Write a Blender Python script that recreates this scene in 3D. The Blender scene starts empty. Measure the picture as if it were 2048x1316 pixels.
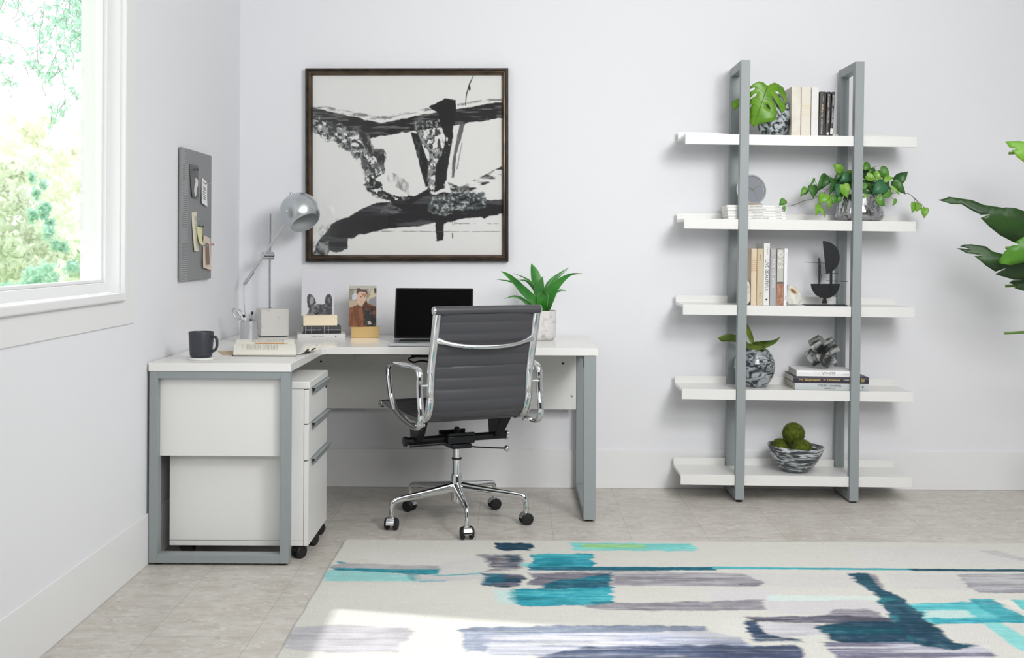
import bpy, bmesh, math, random
import numpy as np
from mathutils import Vector, Matrix
random.seed(7)
PI = math.pi
SC = bpy.context.scene
COL = SC.collection

# ------------------------------------------------------------------ camera
F, CX, CY, EYE, ROLL = 2330.0, 1030.0, 497.0, 1.18, math.radians(0.3)
cam_d = bpy.data.cameras.new('camera')
cam = bpy.data.objects.new('camera', cam_d)
COL.objects.link(cam)
cam_d.sensor_width = 36.0
cam_d.sensor_fit = 'HORIZONTAL'
cam_d.lens = F / 2048 * 36.0
cam_d.shift_x = (1024 - CX) / 2048
cam_d.shift_y = -(658 - CY) / 2048
cam_d.clip_start = 0.05
cam_d.dof.use_dof = True
cam_d.dof.focus_distance = 4.95
cam_d.dof.aperture_fstop = 5.0
cam.matrix_world = Matrix.Translation((0, 0, EYE)) @ Matrix.Rotation(-ROLL, 4, 'Y') @ Matrix.Rotation(PI / 2, 4, 'X')
SC.camera = cam

# ------------------------------------------------------------------ world, sun, lights, exposure
SC.view_settings.view_transform = 'Standard'
SC.view_settings.look = 'None'
SC.view_settings.gamma = 1.0
SC.view_settings.use_curve_mapping = False
SC.view_settings.exposure = 0.15
wd = bpy.data.worlds.new('sky'); SC.world = wd
wd.use_nodes = True
bg = wd.node_tree.nodes['Background']
bg.inputs['Color'].default_value = (0.93, 0.96, 1.0, 1)
bg.inputs['Strength'].default_value = 1.6

def light(name, kind, loc, direction, energy, color=(1, 1, 1), **kw):
    d = bpy.data.lights.new(name, kind)
    d.energy = energy; d.color = color
    for k, v in kw.items(): setattr(d, k, v)
    o = bpy.data.objects.new(name, d); COL.objects.link(o)
    o.location = loc
    o.rotation_euler = Vector(direction).to_track_quat('-Z', 'Y').to_euler()
    return o
light('sun', 'SUN', (-6, 5, 9), (0.785, -0.175, -1.03), 2.9, (1.0, 0.97, 0.93), angle=math.radians(1.6))
light('key_softbox', 'AREA', (1.6, 1.9, 2.6), (-0.40, 0.90, -0.20), 31, (1, 0.99, 0.985), shape='DISK', size=0.9, spread=math.radians(130))
light('front_softbox', 'AREA', (1.5, -0.3, 2.35), (-0.10, 1.0, -0.16), 38, (1, 0.99, 0.98), shape='RECTANGLE', size=2.8, size_y=1.0, spread=math.radians(130))
light('ceiling_softbox', 'AREA', (1.2, 3.3, 2.92), (-0.02, 0.05, -1), 22, (1, 0.99, 0.98), shape='RECTANGLE', size=2.6, size_y=2.2, spread=math.radians(130))

# ------------------------------------------------------------------ helpers
def lin(c):
    def g(u):
        u /= 255.0
        return u / 12.92 if u <= 0.04045 else ((u + 0.055) / 1.055) ** 2.4
    return (g(c[0]), g(c[1]), g(c[2]), 1.0)

def at(px, py, Y):
    "world point seen at photograph pixel (px, py) at depth Y"
    dx, dy = px - CX, py - CY
    x = dx * math.cos(ROLL) + dy * math.sin(ROLL)
    y = -dx * math.sin(ROLL) + dy * math.cos(ROLL)
    return Vector((x * Y / F, Y, EYE - y * Y / F))

def on_floor(px, py, z=0.0):
    dx, dy = px - CX, py - CY
    y = -dx * math.sin(ROLL) + dy * math.cos(ROLL)
    return at(px, py, F * (EYE - z) / y)

def on_left(px, py, X):
    "point on the plane x = X (left wall side) seen at the pixel"
    dx, dy = px - CX, py - CY
    x = dx * math.cos(ROLL) + dy * math.sin(ROLL)
    return at(px, py, X * F / x)

class MB:
    def __init__(s): s.v = []; s.f = []; s.m = []
    def add(s, vs, fs, mi=0):
        n = len(s.v); s.v += [Vector(v) for v in vs]
        for f in fs: s.f.append([i + n for i in f]); s.m.append(mi)
        return s
    def box(s, x0, x1, y0, y1, z0, z1, mi=0, M=None):
        vs = [Vector((x, y, z)) for z in (z0, z1) for y in (y0, y1) for x in (x0, x1)]
        if M is not None: vs = [M @ v for v in vs]
        return s.add(vs, [(0, 2, 3, 1), (4, 5, 7, 6), (0, 1, 5, 4), (2, 6, 7, 3), (0, 4, 6, 2), (1, 3, 7, 5)], mi)
    def prism(s, poly, a0, a1, fn=lambda p, q, a: (p, q, a), mi=0):
        n = len(poly)
        vs = [fn(p, q, a0) for p, q in poly] + [fn(p, q, a1) for p, q in poly]
        fs = [tuple(range(n))[::-1], tuple(range(n, 2 * n))] + [(i, (i + 1) % n, n + (i + 1) % n, n + i) for i in range(n)]
        return s.add(vs, fs, mi)
    def tube(s, pts, r, n=12, closed=False, r2=None, mi=0, up=None, caps=True):
        P = [Vector(p) for p in pts]; N = len(P)
        rr = r if isinstance(r, (list, tuple)) else [r] * N
        k = 1.0 if r2 is None else r2
        T = []
        for i in range(N):
            a = P[(i - 1) % N] if (closed or i) else P[0]
            b = P[(i + 1) % N] if (closed or i < N - 1) else P[-1]
            T.append((b - a).normalized())
        u = Vector(up) if up is not None else (Vector((0, 0, 1)) if abs(T[0].z) < 0.9 else Vector((1, 0, 0)))
        u = (u - T[0] * u.dot(T[0])).normalized()
        vs = []
        for i in range(N):
            if up is not None: u = Vector(up)
            u = (u - T[i] * u.dot(T[i])).normalized()
            w = T[i].cross(u)
            for j in range(n):
                a = 2 * PI * j / n
                vs.append(P[i] + u * math.cos(a) * rr[i] * k + w * math.sin(a) * rr[i])
        fs = []
        for i in range(N if closed else N - 1):
            i2 = (i + 1) % N
            for j in range(n):
                j2 = (j + 1) % n
                fs.append((i * n + j, i * n + j2, i2 * n + j2, i2 * n + j))
        if not closed and caps:
            fs.append(tuple(range(n))[::-1]); fs.append(tuple(range((N - 1) * n, N * n)))
        return s.add(vs, fs, mi)
    def cyl(s, p0, p1, r0, r1=None, n=24, mi=0):
        return s.tube([p0, p1], [r0, r0 if r1 is None else r1], n=n, mi=mi)
    def lathe(s, prof, c=(0, 0, 0), n=48, mi=0, M=None, sx=1.0, sy=1.0):
        c = Vector(c); vs = []; fs = []; rings = []
        for r, z in prof:
            if r < 1e-6:
                rings.append([len(vs)]); vs.append(Vector((0, 0, z)))
            else:
                rings.append(list(range(len(vs), len(vs) + n)))
                vs += [Vector((r * sx * math.cos(2 * PI * j / n), r * sy * math.sin(2 * PI * j / n), z)) for j in range(n)]
        for a, b in zip(rings[:-1], rings[1:]):
            for j in range(n):
                j2 = (j + 1) % n
                if len(a) == 1 and len(b) == 1: continue
                if len(a) == 1: fs.append((a[0], b[j2], b[j]))
                elif len(b) == 1: fs.append((a[j], a[j2], b[0]))
                else: fs.append((a[j], a[j2], b[j2], b[j]))
        if M is not None: vs = [M @ v for v in vs]
        return s.add([v + c for v in vs], fs, mi)
    def ball(s, c, r, n=24, m=14, mi=0, M=None, noise=0.0):
        r = r if isinstance(r, (tuple, list)) else (r, r, r)
        vs = []; fs = []
        for i in range(1, m):
            t = PI * i / m
            for j in range(n):
                a = 2 * PI * j / n
                k = 1 + random.uniform(-noise, noise)
                vs.append(Vector((r[0] * math.sin(t) * math.cos(a) * k, r[1] * math.sin(t) * math.sin(a) * k, r[2] * math.cos(t) * k)))
        top = len(vs); vs.append(Vector((0, 0, r[2]))); bot = len(vs); vs.append(Vector((0, 0, -r[2])))
        for i in range(m - 2):
            for j in range(n):
                j2 = (j + 1) % n
                fs.append((i * n + j, (i + 1) * n + j, (i + 1) * n + j2, i * n + j2))
        for j in range(n):
            fs.append((top, j, (j + 1) % n)); fs.append((bot, (m - 2) * n + (j + 1) % n, (m - 2) * n + j))
        if M is not None: vs = [M @ v for v in vs]
        return s.add([v + Vector(c) for v in vs], fs, mi)
    def leaf(s, pts, widths, side, fold=0.2, thick=0.0, mi=0):
        "blade along pts with half widths; side = sideways direction; fold lifts the edges"
        P = [Vector(p) for p in pts]; N = len(P); vs = []
        for i in range(N):
            T = (P[min(i + 1, N - 1)] - P[max(i - 1, 0)]).normalized()
            sd = Vector(side); sd = (sd - T * sd.dot(T)).normalized(); nn = sd.cross(T)
            w = widths[i]
            for k in (-1, -0.5, 0, 0.5, 1):
                vs.append(P[i] + sd * w * k + nn * (fold * w * abs(k)))
            if thick:
                for k in (1, 0.5, 0, -0.5, -1):
                    vs.append(P[i] + sd * w * k + nn * (fold * w * abs(k)) - nn * (thick * (1.0 - 0.75 * abs(k)) * (0.3 + 0.7 * w / max(widths))))
        fs = []; K = 10 if thick else 5
        for i in range(N - 1):
            for k in range(K if thick else 4):
                k2 = (k + 1) % K
                fs.append((i * K + k, (i + 1) * K + k, (i + 1) * K + k2, i * K + k2))
        return s.add(vs, fs, mi)
    def build(s, name, mats, parent=None, loc=None, bevel=0, seg=2, smooth=35, world=True):
        me = bpy.data.meshes.new(name)
        M = Matrix.Identity(4)
        if parent is not None and world: M = MAT[parent.name].inverted()
        elif loc is not None: M = Matrix.Translation(-Vector(loc))
        vs = [tuple(M @ v) for v in s.v]
        me.from_pydata(vs, [], s.f)
        mats = mats if isinstance(mats, (list, tuple)) else [mats]
        for m in mats: me.materials.append(m)
        if len(mats) > 1: me.polygons.foreach_set('material_index', s.m)
        bm = bmesh.new(); bm.from_mesh(me)
        bmesh.ops.recalc_face_normals(bm, faces=bm.faces)
        bm.to_mesh(me); bm.free()
        if smooth:
            me.shade_smooth(); me.set_sharp_from_angle(angle=math.radians(smooth))
        o = bpy.data.objects.new(name, me); COL.objects.link(o)
        if parent is not None: o.parent = parent; MAT[o.name] = MAT[parent.name]
        elif loc is not None: o.location = loc; MAT[o.name] = Matrix.Translation(loc)
        else: MAT[o.name] = Matrix.Identity(4)
        if bevel:
            b = o.modifiers.new('bevel', 'BEVEL'); b.width = bevel; b.segments = seg; b.limit_method = 'ANGLE'; b.angle_limit = math.radians(40)
        return o
MAT = {}

def tag(o, label, cat, group=None):
    o['label'] = label; o['category'] = cat
    if group: o['group'] = group
    return o
def thing(name, label, cat, loc, rotz=0.0, group=None, roty=0.0):
    o = bpy.data.objects.new(name, None); COL.objects.link(o)
    o.empty_display_size = 0.05
    M = Matrix.Translation(loc) @ Matrix.Rotation(rotz, 4, 'Z') @ Matrix.Rotation(roty, 4, 'Y')
    o.matrix_world = M; MAT[o.name] = M
    return tag(o, label, cat, group)
def struct(o): o['kind'] = 'structure'; return o
def chaikin(pts, it=2, closed=False):
    P = [Vector(p) for p in pts]
    for _ in range(it):
        Q = [] if closed else [P[0]]
        for i in range(len(P) if closed else len(P) - 1):
            a, b = P[i], P[(i + 1) % len(P)]
            Q += [a * 0.75 + b * 0.25, a * 0.25 + b * 0.75]
        if not closed: Q.append(P[-1])
        P = Q
    return P
def catmull(pts, k=6):
    P = [Vector(p) for p in pts]; out = []
    for i in range(len(P) - 1):
        p0 = P[max(i - 1, 0)]; p1 = P[i]; p2 = P[i + 1]; p3 = P[min(i + 2, len(P) - 1)]
        for j in range(k):
            t = j / k
            out.append(0.5 * ((2 * p1) + (p2 - p0) * t + (2 * p0 - 5 * p1 + 4 * p2 - p3) * t * t + (3 * p1 - p0 - 3 * p2 + p3) * t ** 3))
    out.append(P[-1]); return out
def lettering(parent, s, size, origin, right, up, m, align='LEFT', xs=1.0, name='lettering', space=1.0):
    c = bpy.data.curves.new(name, 'FONT'); c.body = s; c.size = size
    c.align_x = align; c.align_y = 'CENTER'; c.space_character = space
    c.materials.append(m); c.fill_mode = 'FRONT'; c.resolution_u = 3
    tmp = bpy.data.objects.new(name, c)
    me = bpy.data.meshes.new_from_object(tmp); bpy.data.objects.remove(tmp)
    o = bpy.data.objects.new(name, me); COL.objects.link(o)
    r = Vector(right).normalized(); u = Vector(up).normalized(); w = r.cross(u)
    M = Matrix(((r.x * xs, u.x, w.x, origin[0]), (r.y * xs, u.y, w.y, origin[1]), (r.z * xs, u.z, w.z, origin[2]), (0, 0, 0, 1)))
    o.parent = parent; o.matrix_local = MAT[parent.name].inverted() @ M
    return o

# ------------------------------------------------------------------ materials
def pmat(name, c, rough=0.5, metal=0.0, c2=None, scale=20, stretch=(1, 1, 1), lo=0.4, hi=0.6, bump=0.0, bscale=80, coat=0.0, spec=0.5, detail=5, dist=0.0, trans=0.0, ior=1.45):
    m = bpy.data.materials.new(name); m.use_nodes = True
    nt = m.node_tree; b = nt.nodes['Principled BSDF']; L = nt.links
    b.inputs['Base Color'].default_value = lin(c)
    b.inputs['Roughness'].default_value = rough
    b.inputs['Metallic'].default_value = metal
    b.inputs['Coat Weight'].default_value = coat
    b.inputs['Specular IOR Level'].default_value = spec
    b.inputs['Transmission Weight'].default_value = trans
    b.inputs['IOR'].default_value = ior
    tc = nt.nodes.new('ShaderNodeTexCoord')
    mp = nt.nodes.new('ShaderNodeMapping'); mp.inputs['Scale'].default_value = stretch
    L.new(tc.outputs['Object'], mp.inputs['Vector'])
    if c2 is not None:
        n = nt.nodes.new('ShaderNodeTexNoise'); n.inputs['Scale'].default_value = scale
        n.inputs['Detail'].default_value = detail; n.inputs['Distortion'].default_value = dist
        L.new(mp.outputs[0], n.inputs['Vector'])
        r = nt.nodes.new('ShaderNodeValToRGB')
        r.color_ramp.elements[0].position = lo; r.color_ramp.elements[1].position = hi
        r.color_ramp.elements[0].color = lin(c); r.color_ramp.elements[1].color = lin(c2)
        L.new(n.outputs['Fac'], r.inputs['Fac']); L.new(r.outputs['Color'], b.inputs['Base Color'])
    if bump:
        n2 = nt.nodes.new('ShaderNodeTexNoise'); n2.inputs['Scale'].default_value = bscale; n2.inputs['Detail'].default_value = 4
        L.new(mp.outputs[0], n2.inputs['Vector'])
        bp = nt.nodes.new('ShaderNodeBump'); bp.inputs['Strength'].default_value = bump; bp.inputs['Distance'].default_value = 0.002
        L.new(n2.outputs['Fac'], bp.inputs['Height']); L.new(bp.outputs[0], b.inputs['Normal'])
    return m
def amat(name, rough=0.6, spec=0.25, coat=0.0, speck=0.0, bump=0.0, bscale=300):
    "material that takes its colour from the mesh's painted colour attribute"
    m = pmat(name, (200, 200, 200), rough, coat=coat, bump=bump, bscale=bscale, spec=spec)
    nt = m.node_tree; b = nt.nodes['Principled BSDF']
    a = nt.nodes.new('ShaderNodeAttribute'); a.attribute_name = 'dye'
    out = a.outputs['Color']
    if speck:
        n = nt.nodes.new('ShaderNodeTexNoise'); n.inputs['Scale'].default_value = 420; n.inputs['Detail'].default_value = 3
        tc = nt.nodes['Texture Coordinate']; nt.links.new(tc.outputs['Object'], n.inputs['Vector'])
        mr = nt.nodes.new('ShaderNodeMapRange'); mr.inputs[1].default_value = 0.3; mr.inputs[2].default_value = 0.7
        mr.inputs[3].default_value = 1 - speck; mr.inputs[4].default_value = 1 + speck
        nt.links.new(n.outputs['Fac'], mr.inputs[0])
        mx = nt.nodes.new('ShaderNodeVectorMath'); mx.operation = 'SCALE'
        nt.links.new(out, mx.inputs[0]); nt.links.new(mr.outputs[0], mx.inputs['Scale'])
        out = mx.outputs[0]
    nt.links.new(out, b.inputs['Base Color'])
    return m

M_wall = pmat('wall_paint', (234, 235, 239), 0.75, bump=0.03, bscale=250)
M_trim = pmat('trim_paint', (236, 237, 238), 0.45)
M_ceil = pmat('ceiling_paint', (240, 240, 240), 0.9)
M_white = pmat('white_lacquer', (231, 231, 229), 0.28)
M_desk = pmat('white_desk_lacquer', (234, 233, 231), 0.22)
M_grey = pmat('grey_powder_coat', (147, 154, 156), 0.45)
M_chrome = pmat('chrome', (222, 224, 226), 0.06, 1.0)
M_satin = pmat('satin_nickel', (205, 209, 212), 0.24, 1.0)
M_black = pmat('black_plastic', (28, 28, 30), 0.4)
M_blackm = pmat('black_metal', (30, 31, 34), 0.35, 0.3)
M_rubber = pmat('black_rubber', (24, 24, 25), 0.55)
M_leather = pmat('grey_leather', (72, 72, 76), 0.4, bump=0.12, bscale=500)
M_page = pmat('paper_pages', (228, 224, 210), 0.8, c2=(218, 213, 198), scale=300, stretch=(1, 1, 1))
M_paper = pmat('book_paper', (238, 235, 224), 0.75)
M_ink = pmat('printed_ink', (70, 70, 72), 0.7)
M_brass = pmat('brushed_brass', (206, 172, 112), 0.3, 1.0)

# glass: thin clear pane
def glassmat(name, tint=(1, 1, 1), fac=0.06, rough=0.0):
    m = bpy.data.materials.new(name); m.use_nodes = True; nt = m.node_tree
    nt.nodes.remove(nt.nodes['Principled BSDF'])
    t = nt.nodes.new('ShaderNodeBsdfTransparent'); t.inputs[0].default_value = (*tint, 1)
    g = nt.nodes.new('ShaderNodeBsdfGlossy'); g.inputs['Roughness'].default_value = rough
    mx = nt.nodes.new('ShaderNodeMixShader')
    lw = nt.nodes.new('ShaderNodeLayerWeight'); lw.inputs['Blend'].default_value = 0.5
    pw = nt.nodes.new('ShaderNodeMath'); pw.operation = 'POWER'; pw.inputs[1].default_value = 4.0
    ma = nt.nodes.new('ShaderNodeMath'); ma.operation = 'MULTIPLY_ADD'; ma.inputs[1].default_value = 0.35; ma.inputs[2].default_value = fac
    nt.links.new(lw.outputs['Facing'], pw.inputs[0]); nt.links.new(pw.outputs[0], ma.inputs[0]); nt.links.new(ma.outputs[0], mx.inputs[0])
    nt.links.new(t.outputs[0], mx.inputs[1]); nt.links.new(g.outputs[0], mx.inputs[2])
    nt.links.new(mx.outputs[0], nt.nodes['Material Output'].inputs[0])
    return m
M_glass = glassmat('window_glass_clear', fac=0.035)
M_pictureglass = glassmat('picture_glass', fac=0.014, rough=0.02)

# floor: stone-look vinyl tiles
def floor_mat():
    m = bpy.data.materials.new('stone_tiles'); m.use_nodes = True; nt = m.node_tree; L = nt.links
    b = nt.nodes['Principled BSDF']; b.inputs['Roughness'].default_value = 0.38
    tc = nt.nodes.new('ShaderNodeTexCoord')
    mp = nt.nodes.new('ShaderNodeMapping'); mp.inputs['Rotation'].default_value = (0, 0, PI / 2)
    mp.inputs['Location'].default_value = (0.0, 0.0, 0)
    sx = nt.nodes.new('ShaderNodeSeparateXYZ'); L.new(tc.outputs['Object'], sx.inputs[0])
    ax = nt.nodes.new('ShaderNodeMath'); ax.operation = 'ADD'; ax.inputs[1].default_value = 30 * 0.6 - 3.525
    ay = nt.nodes.new('ShaderNodeMath'); ay.operation = 'ADD'; ay.inputs[1].default_value = 30 * 0.317 - 0.48
    L.new(sx.outputs['Y'], ax.inputs[0]); L.new(sx.outputs['X'], ay.inputs[0])
    cb = nt.nodes.new('ShaderNodeCombineXYZ'); L.new(ax.outputs[0], cb.inputs[0]); L.new(ay.outputs[0], cb.inputs[1])
    br = nt.nodes.new('ShaderNodeTexBrick'); br.inputs['Scale'].default_value = 1.0
    br.inputs['Brick Width'].default_value = 0.6; br.inputs['Row Height'].default_value = 0.317
    br.inputs['Mortar Size'].default_value = 0.0009; br.inputs['Mortar Smooth'].default_value = 0.3
    br.inputs['Color1'].default_value = (0.47, 0.47, 0.47, 1); br.inputs['Color2'].default_value = (0.56, 0.56, 0.56, 1)
    L.new(cb.outputs[0], br.inputs['Vector'])
    def noise(scale, st, lo, hi, c1, c2, det=6, dist=0.6):
        mm = nt.nodes.new('ShaderNodeMapping'); mm.inputs['Scale'].default_value = st
        L.new(tc.outputs['Object'], mm.inputs['Vector'])
        n = nt.nodes.new('ShaderNodeTexNoise'); n.inputs['Scale'].default_value = scale; n.inputs['Detail'].default_value = det; n.inputs['Distortion'].default_value = dist
        n.inputs['Roughness'].default_value = 0.6
        L.new(mm.outputs[0], n.inputs['Vector'])
        r = nt.nodes.new('ShaderNodeValToRGB'); r.color_ramp.elements[0].position = lo; r.color_ramp.elements[1].position = hi
        r.color_ramp.elements[0].color = lin(c1); r.color_ramp.elements[1].color = lin(c2)
        L.new(n.outputs['Fac'], r.inputs['Fac']); return r, n
    base, _ = noise(9, (1, 1.6, 1), 0.3, 0.7, (188, 182, 173), (211, 207, 201))
    fl, nf = noise(26, (1, 1.5, 1), 0.56, 0.64, (0, 0, 0), (255, 255, 255), 5, 1.2)
    dk, nd = noise(19, (0.7, 1.6, 1), 0.36, 0.44, (255, 255, 255), (0, 0, 0), 6, 1.4)
    m1 = nt.nodes.new('ShaderNodeMix'); m1.data_type = 'RGBA'
    L.new(base.outputs[0], m1.inputs[6]); m1.inputs[7].default_value = lin((220, 217, 211))
    f1 = nt.nodes.new('ShaderNodeMath'); f1.operation = 'MULTIPLY'; f1.inputs[1].default_value = 0.85
    L.new(fl.outputs[0], f1.inputs[0]); L.new(f1.outputs[0], m1.inputs[0])
    m2 = nt.nodes.new('ShaderNodeMix'); m2.data_type = 'RGBA'
    L.new(m1.outputs[2], m2.inputs[6]); m2.inputs[7].default_value = lin((180, 172, 163))
    f2 = nt.nodes.new('ShaderNodeMath'); f2.operation = 'MULTIPLY'; f2.inputs[1].default_value = 0.75
    L.new(dk.outputs[0], f2.inputs[0]); L.new(f2.outputs[0], m2.inputs[0])
    m3 = nt.nodes.new('ShaderNodeMix'); m3.data_type = 'RGBA'; m3.blend_type = 'MULTIPLY'; m3.inputs[0].default_value = 1.0
    tone = nt.nodes.new('ShaderNodeMapRange'); L.new(br.outputs['Color'], tone.inputs[0])
    tone.inputs[1].default_value = 0.47; tone.inputs[2].default_value = 0.56; tone.inputs[3].default_value = 0.955; tone.inputs[4].default_value = 1.0
    L.new(m2.outputs[2], m3.inputs[6]); L.new(tone.outputs[0], m3.inputs[7])
    m4 = nt.nodes.new('ShaderNodeMix'); m4.data_type = 'RGBA'
    L.new(br.outputs['Fac'], m4.inputs[0]); L.new(m3.outputs[2], m4.inputs[6]); m4.inputs[7].default_value = lin((150, 144, 136))
    L.new(m4.outputs[2], b.inputs['Base Color'])
    bp = nt.nodes.new('ShaderNodeBump'); bp.inputs['Strength'].default_value = 0.08; bp.inputs['Distance'].default_value = 0.003
    L.new(nf.outputs['Fac'], bp.inputs['Height']); L.new(bp.outputs[0], b.inputs['Normal'])
    return m
M_floor = floor_mat()

# ------------------------------------------------------------------ the room
BACK = 5.753; LEFT = -1.362; H = 2.95
struct(MB().box(LEFT - 0.12, 4.4, -1.0, BACK + 0.12, -0.06, 0.0).build('floor', M_floor))
struct(MB().box(LEFT - 0.12, 4.4, BACK, BACK + 0.12, 0.0, H).build('wall_back', M_wall))
WY0, WY1, WZ0, WZ1 = 2.25, 4.0, 1.022, 2.70
w = MB()
w.box(LEFT - 0.12, LEFT, -1.0, WY0, 0, H); w.box(LEFT - 0.12, LEFT, WY1, BACK, 0, H)
w.box(LEFT - 0.12, LEFT, WY0, WY1, 0, WZ0); w.box(LEFT - 0.12, LEFT, WY0, WY1, WZ1, H)
struct(w.build('wall_left', M_wall))
struct(MB().box(LEFT - 0.12, 4.5, -1.1, BACK + 0.12, H, H + 0.1).build('ceiling', M_ceil))
struct(MB().box(4.4, 4.5, -1.0, BACK + 0.12, 0, H).build('unseen_wall_right', M_wall))  # out of view, added so less light reaches the left wall
struct(MB().box(LEFT - 0.12, 4.5, -1.1, -1.0, 0, H).build('unseen_wall_front', pmat('dark_wall_paint', (92, 94, 98), 0.8)))  # out of view, added dark for contrast in the chrome and less bounce light
struct(MB().box(LEFT + 0.008, 4.4, BACK - 0.009, BACK, 0, 0.19).build('baseboard_back', M_trim, bevel=0.0025))
struct(MB().box(LEFT, LEFT + 0.008, -1.0, BACK, 0, 0.19).build('baseboard_left', M_trim, bevel=0.0025))
# window: casing on the wall, jamb, sash, glass
win = bpy.data.objects.new('window_1', None); COL.objects.link(win); win.location = (LEFT, 3.1, WZ0); MAT[win.name] = Matrix.Translation((LEFT, 3.1, WZ0)); struct(win)
def ring(mb, x0, x1, y0, y1, z0, z1, t):
    mb.box(x0, x1, y0, y0 + t, z0, z1); mb.box(x0, x1, y1 - t, y1, z0, z1)
    mb.box(x0, x1, y0 + t, y1 - t, z0, z0 + t); mb.box(x0, x1, y0 + t, y1 - t, z1 - t, z1)
m = MB(); ring(m, LEFT, LEFT + 0.006, WY0 - 0.15, WY1 + 0.15, WZ0 - 0.115, WZ1 + 0.13, 0.115)
struct(m.build('casing', M_trim, win, bevel=0.002))
m = MB(); ring(m, LEFT + 0.001, LEFT + 0.022, WY0 - 0.036, WY1 + 0.036, WZ0 - 0.03, WZ1 + 0.036, 0.03)
struct(m.build('casing_bead', M_trim, win, bevel=0.006, seg=3))
m = MB(); ring(m, LEFT - 0.13, LEFT + 0.004, WY0 - 0.01, WY1 + 0.01, WZ0 - 0.01, WZ1 + 0.01, 0.013)
struct(m.build('jamb', M_trim, win))
m = MB(); ring(m, LEFT - 0.07, LEFT - 0.03, WY0, WY1, WZ0, WZ1, 0.034)
ring(m, LEFT - 0.062, LEFT - 0.042, WY0 + 0.034, WY1 - 0.034, WZ0 + 0.034, WZ1 - 0.034, 0.012)
struct(m.build('sash', M_trim, win, bevel=0.003))
struct(MB().box(LEFT - 0.054, LEFT - 0.050, WY0 + 0.03, WY1 - 0.03, WZ0 + 0.03, WZ1 - 0.03).build('window_pane', M_glass, win))
# ------------------------------------------------------------------ painting engine for printed / woven pattern
_rs = np.random.RandomState(3)
_LAT = [_rs.rand(128, 128) for _ in range(6)]
def vnoise(x, y, k=0):
    L = _LAT[k % 6]; xi = np.floor(x).astype(int); yi = np.floor(y).astype(int)
    fx = x - xi; fy = y - yi; fx = fx * fx * (3 - 2 * fx); fy = fy * fy * (3 - 2 * fy)
    g = lambda a, b: L[a % 128, b % 128]
    return (g(xi, yi) * (1 - fx) + g(xi + 1, yi) * fx) * (1 - fy) + (g(xi, yi + 1) * (1 - fx) + g(xi + 1, yi + 1) * fx) * fy
def fbm(x, y, o=4, k=0):
    s = 0; a = 0.5; t = 0
    for i in range(o):
        s = s + a * vnoise(x * 2 ** i + 17 * i, y * 2 ** i + 31 * i, k + i); t += a; a *= 0.55
    return s / t
def inside(px, py, poly):
    c = np.zeros(px.shape, bool); n = len(poly)
    for i in range(n):
        x0, y0 = poly[i]; x1, y1 = poly[(i + 1) % n]
        if y0 == y1: continue
        c ^= ((y0 > py) != (y1 > py)) & (px < (x1 - x0) * (py - y0) / (y1 - y0) + x0)
    return c
def sdist(px, py, poly):
    d = np.full(px.shape, 1e9); n = len(poly)
    for i in range(n):
        x0, y0 = poly[i]; x1, y1 = poly[(i + 1) % n]
        ex, ey = x1 - x0, y1 - y0; l = ex * ex + ey * ey + 1e-12
        t = np.clip(((px - x0) * ex + (py - y0) * ey) / l, 0, 1)
        d = np.minimum(d, np.hypot(px - x0 - t * ex, py - y0 - t * ey))
    return np.where(inside(px, py, poly), -d, d)
class Canvas:
    "colour per point of a surface; U, V are surface coordinates"
    def __init__(s, U, V, base): s.U = U; s.V = V; s.C = np.empty(U.shape + (3,)); s.C[:] = lin(base)[:3]
    def fill(s, poly, col, soft=1.0, wob=(3.0, 0.02), alpha=1.0, tex=None, col2=None, grad=None, rag=0.0):
        """wob = (amplitude, frequency) of the edge; tex = (fx, fy, lo, hi, k): streaky gaps; col2 mixes in by noise; grad = (axis, a, b) fades alpha"""
        xs = [p[0] for p in poly]; ys = [p[1] for p in poly]; mg = wob[0] * 2 + soft * 2 + rag
        sel = (s.U > min(xs) - mg) & (s.U < max(xs) + mg) & (s.V > min(ys) - mg) & (s.V < max(ys) + mg)
        if not sel.any(): return
        u = s.U[sel]; v = s.V[sel]
        uu = u + wob[0] * 2 * (fbm(u * wob[1], v * wob[1], 4, 1) - 0.5); vv = v + wob[0] * 2 * (fbm(u * wob[1] + 9, v * wob[1] + 5, 4, 3) - 0.5)
        if rag: uu = uu + rag * 2 * (fbm(u * 0.003, v * 0.055, 4, 0) - 0.5)
        a = np.clip(0.5 - sdist(uu, vv, poly) / soft, 0, 1) * alpha
        if tex:
            n = fbm(u * tex[0], v * tex[1], 5, tex[4] if len(tex) > 4 else 2)
            m_ = tex[5] if len(tex) > 5 else 0.0; a = a * (m_ + (1 - m_) * np.clip((n - tex[2]) / (tex[3] - tex[2]), 0, 1))
        if grad:
            q = u if grad[0] == 'u' else v
            a = a * np.clip((q - grad[1]) / (grad[2] - grad[1]), 0, 1)
        c = np.array(lin(col)[:3])[None, :]
        if col2 is not None:
            c2 = np.array(lin(col2[0])[:3])[None, :]
            n = np.clip((fbm(u * col2[1], v * col2[2], 5, 4) - col2[3]) / (col2[4] - col2[3]), 0, 1)[:, None]
            c = c * (1 - n) + c2 * n
        s.C[sel] = s.C[sel] * (1 - a[:, None]) + c * a[:, None]
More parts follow.
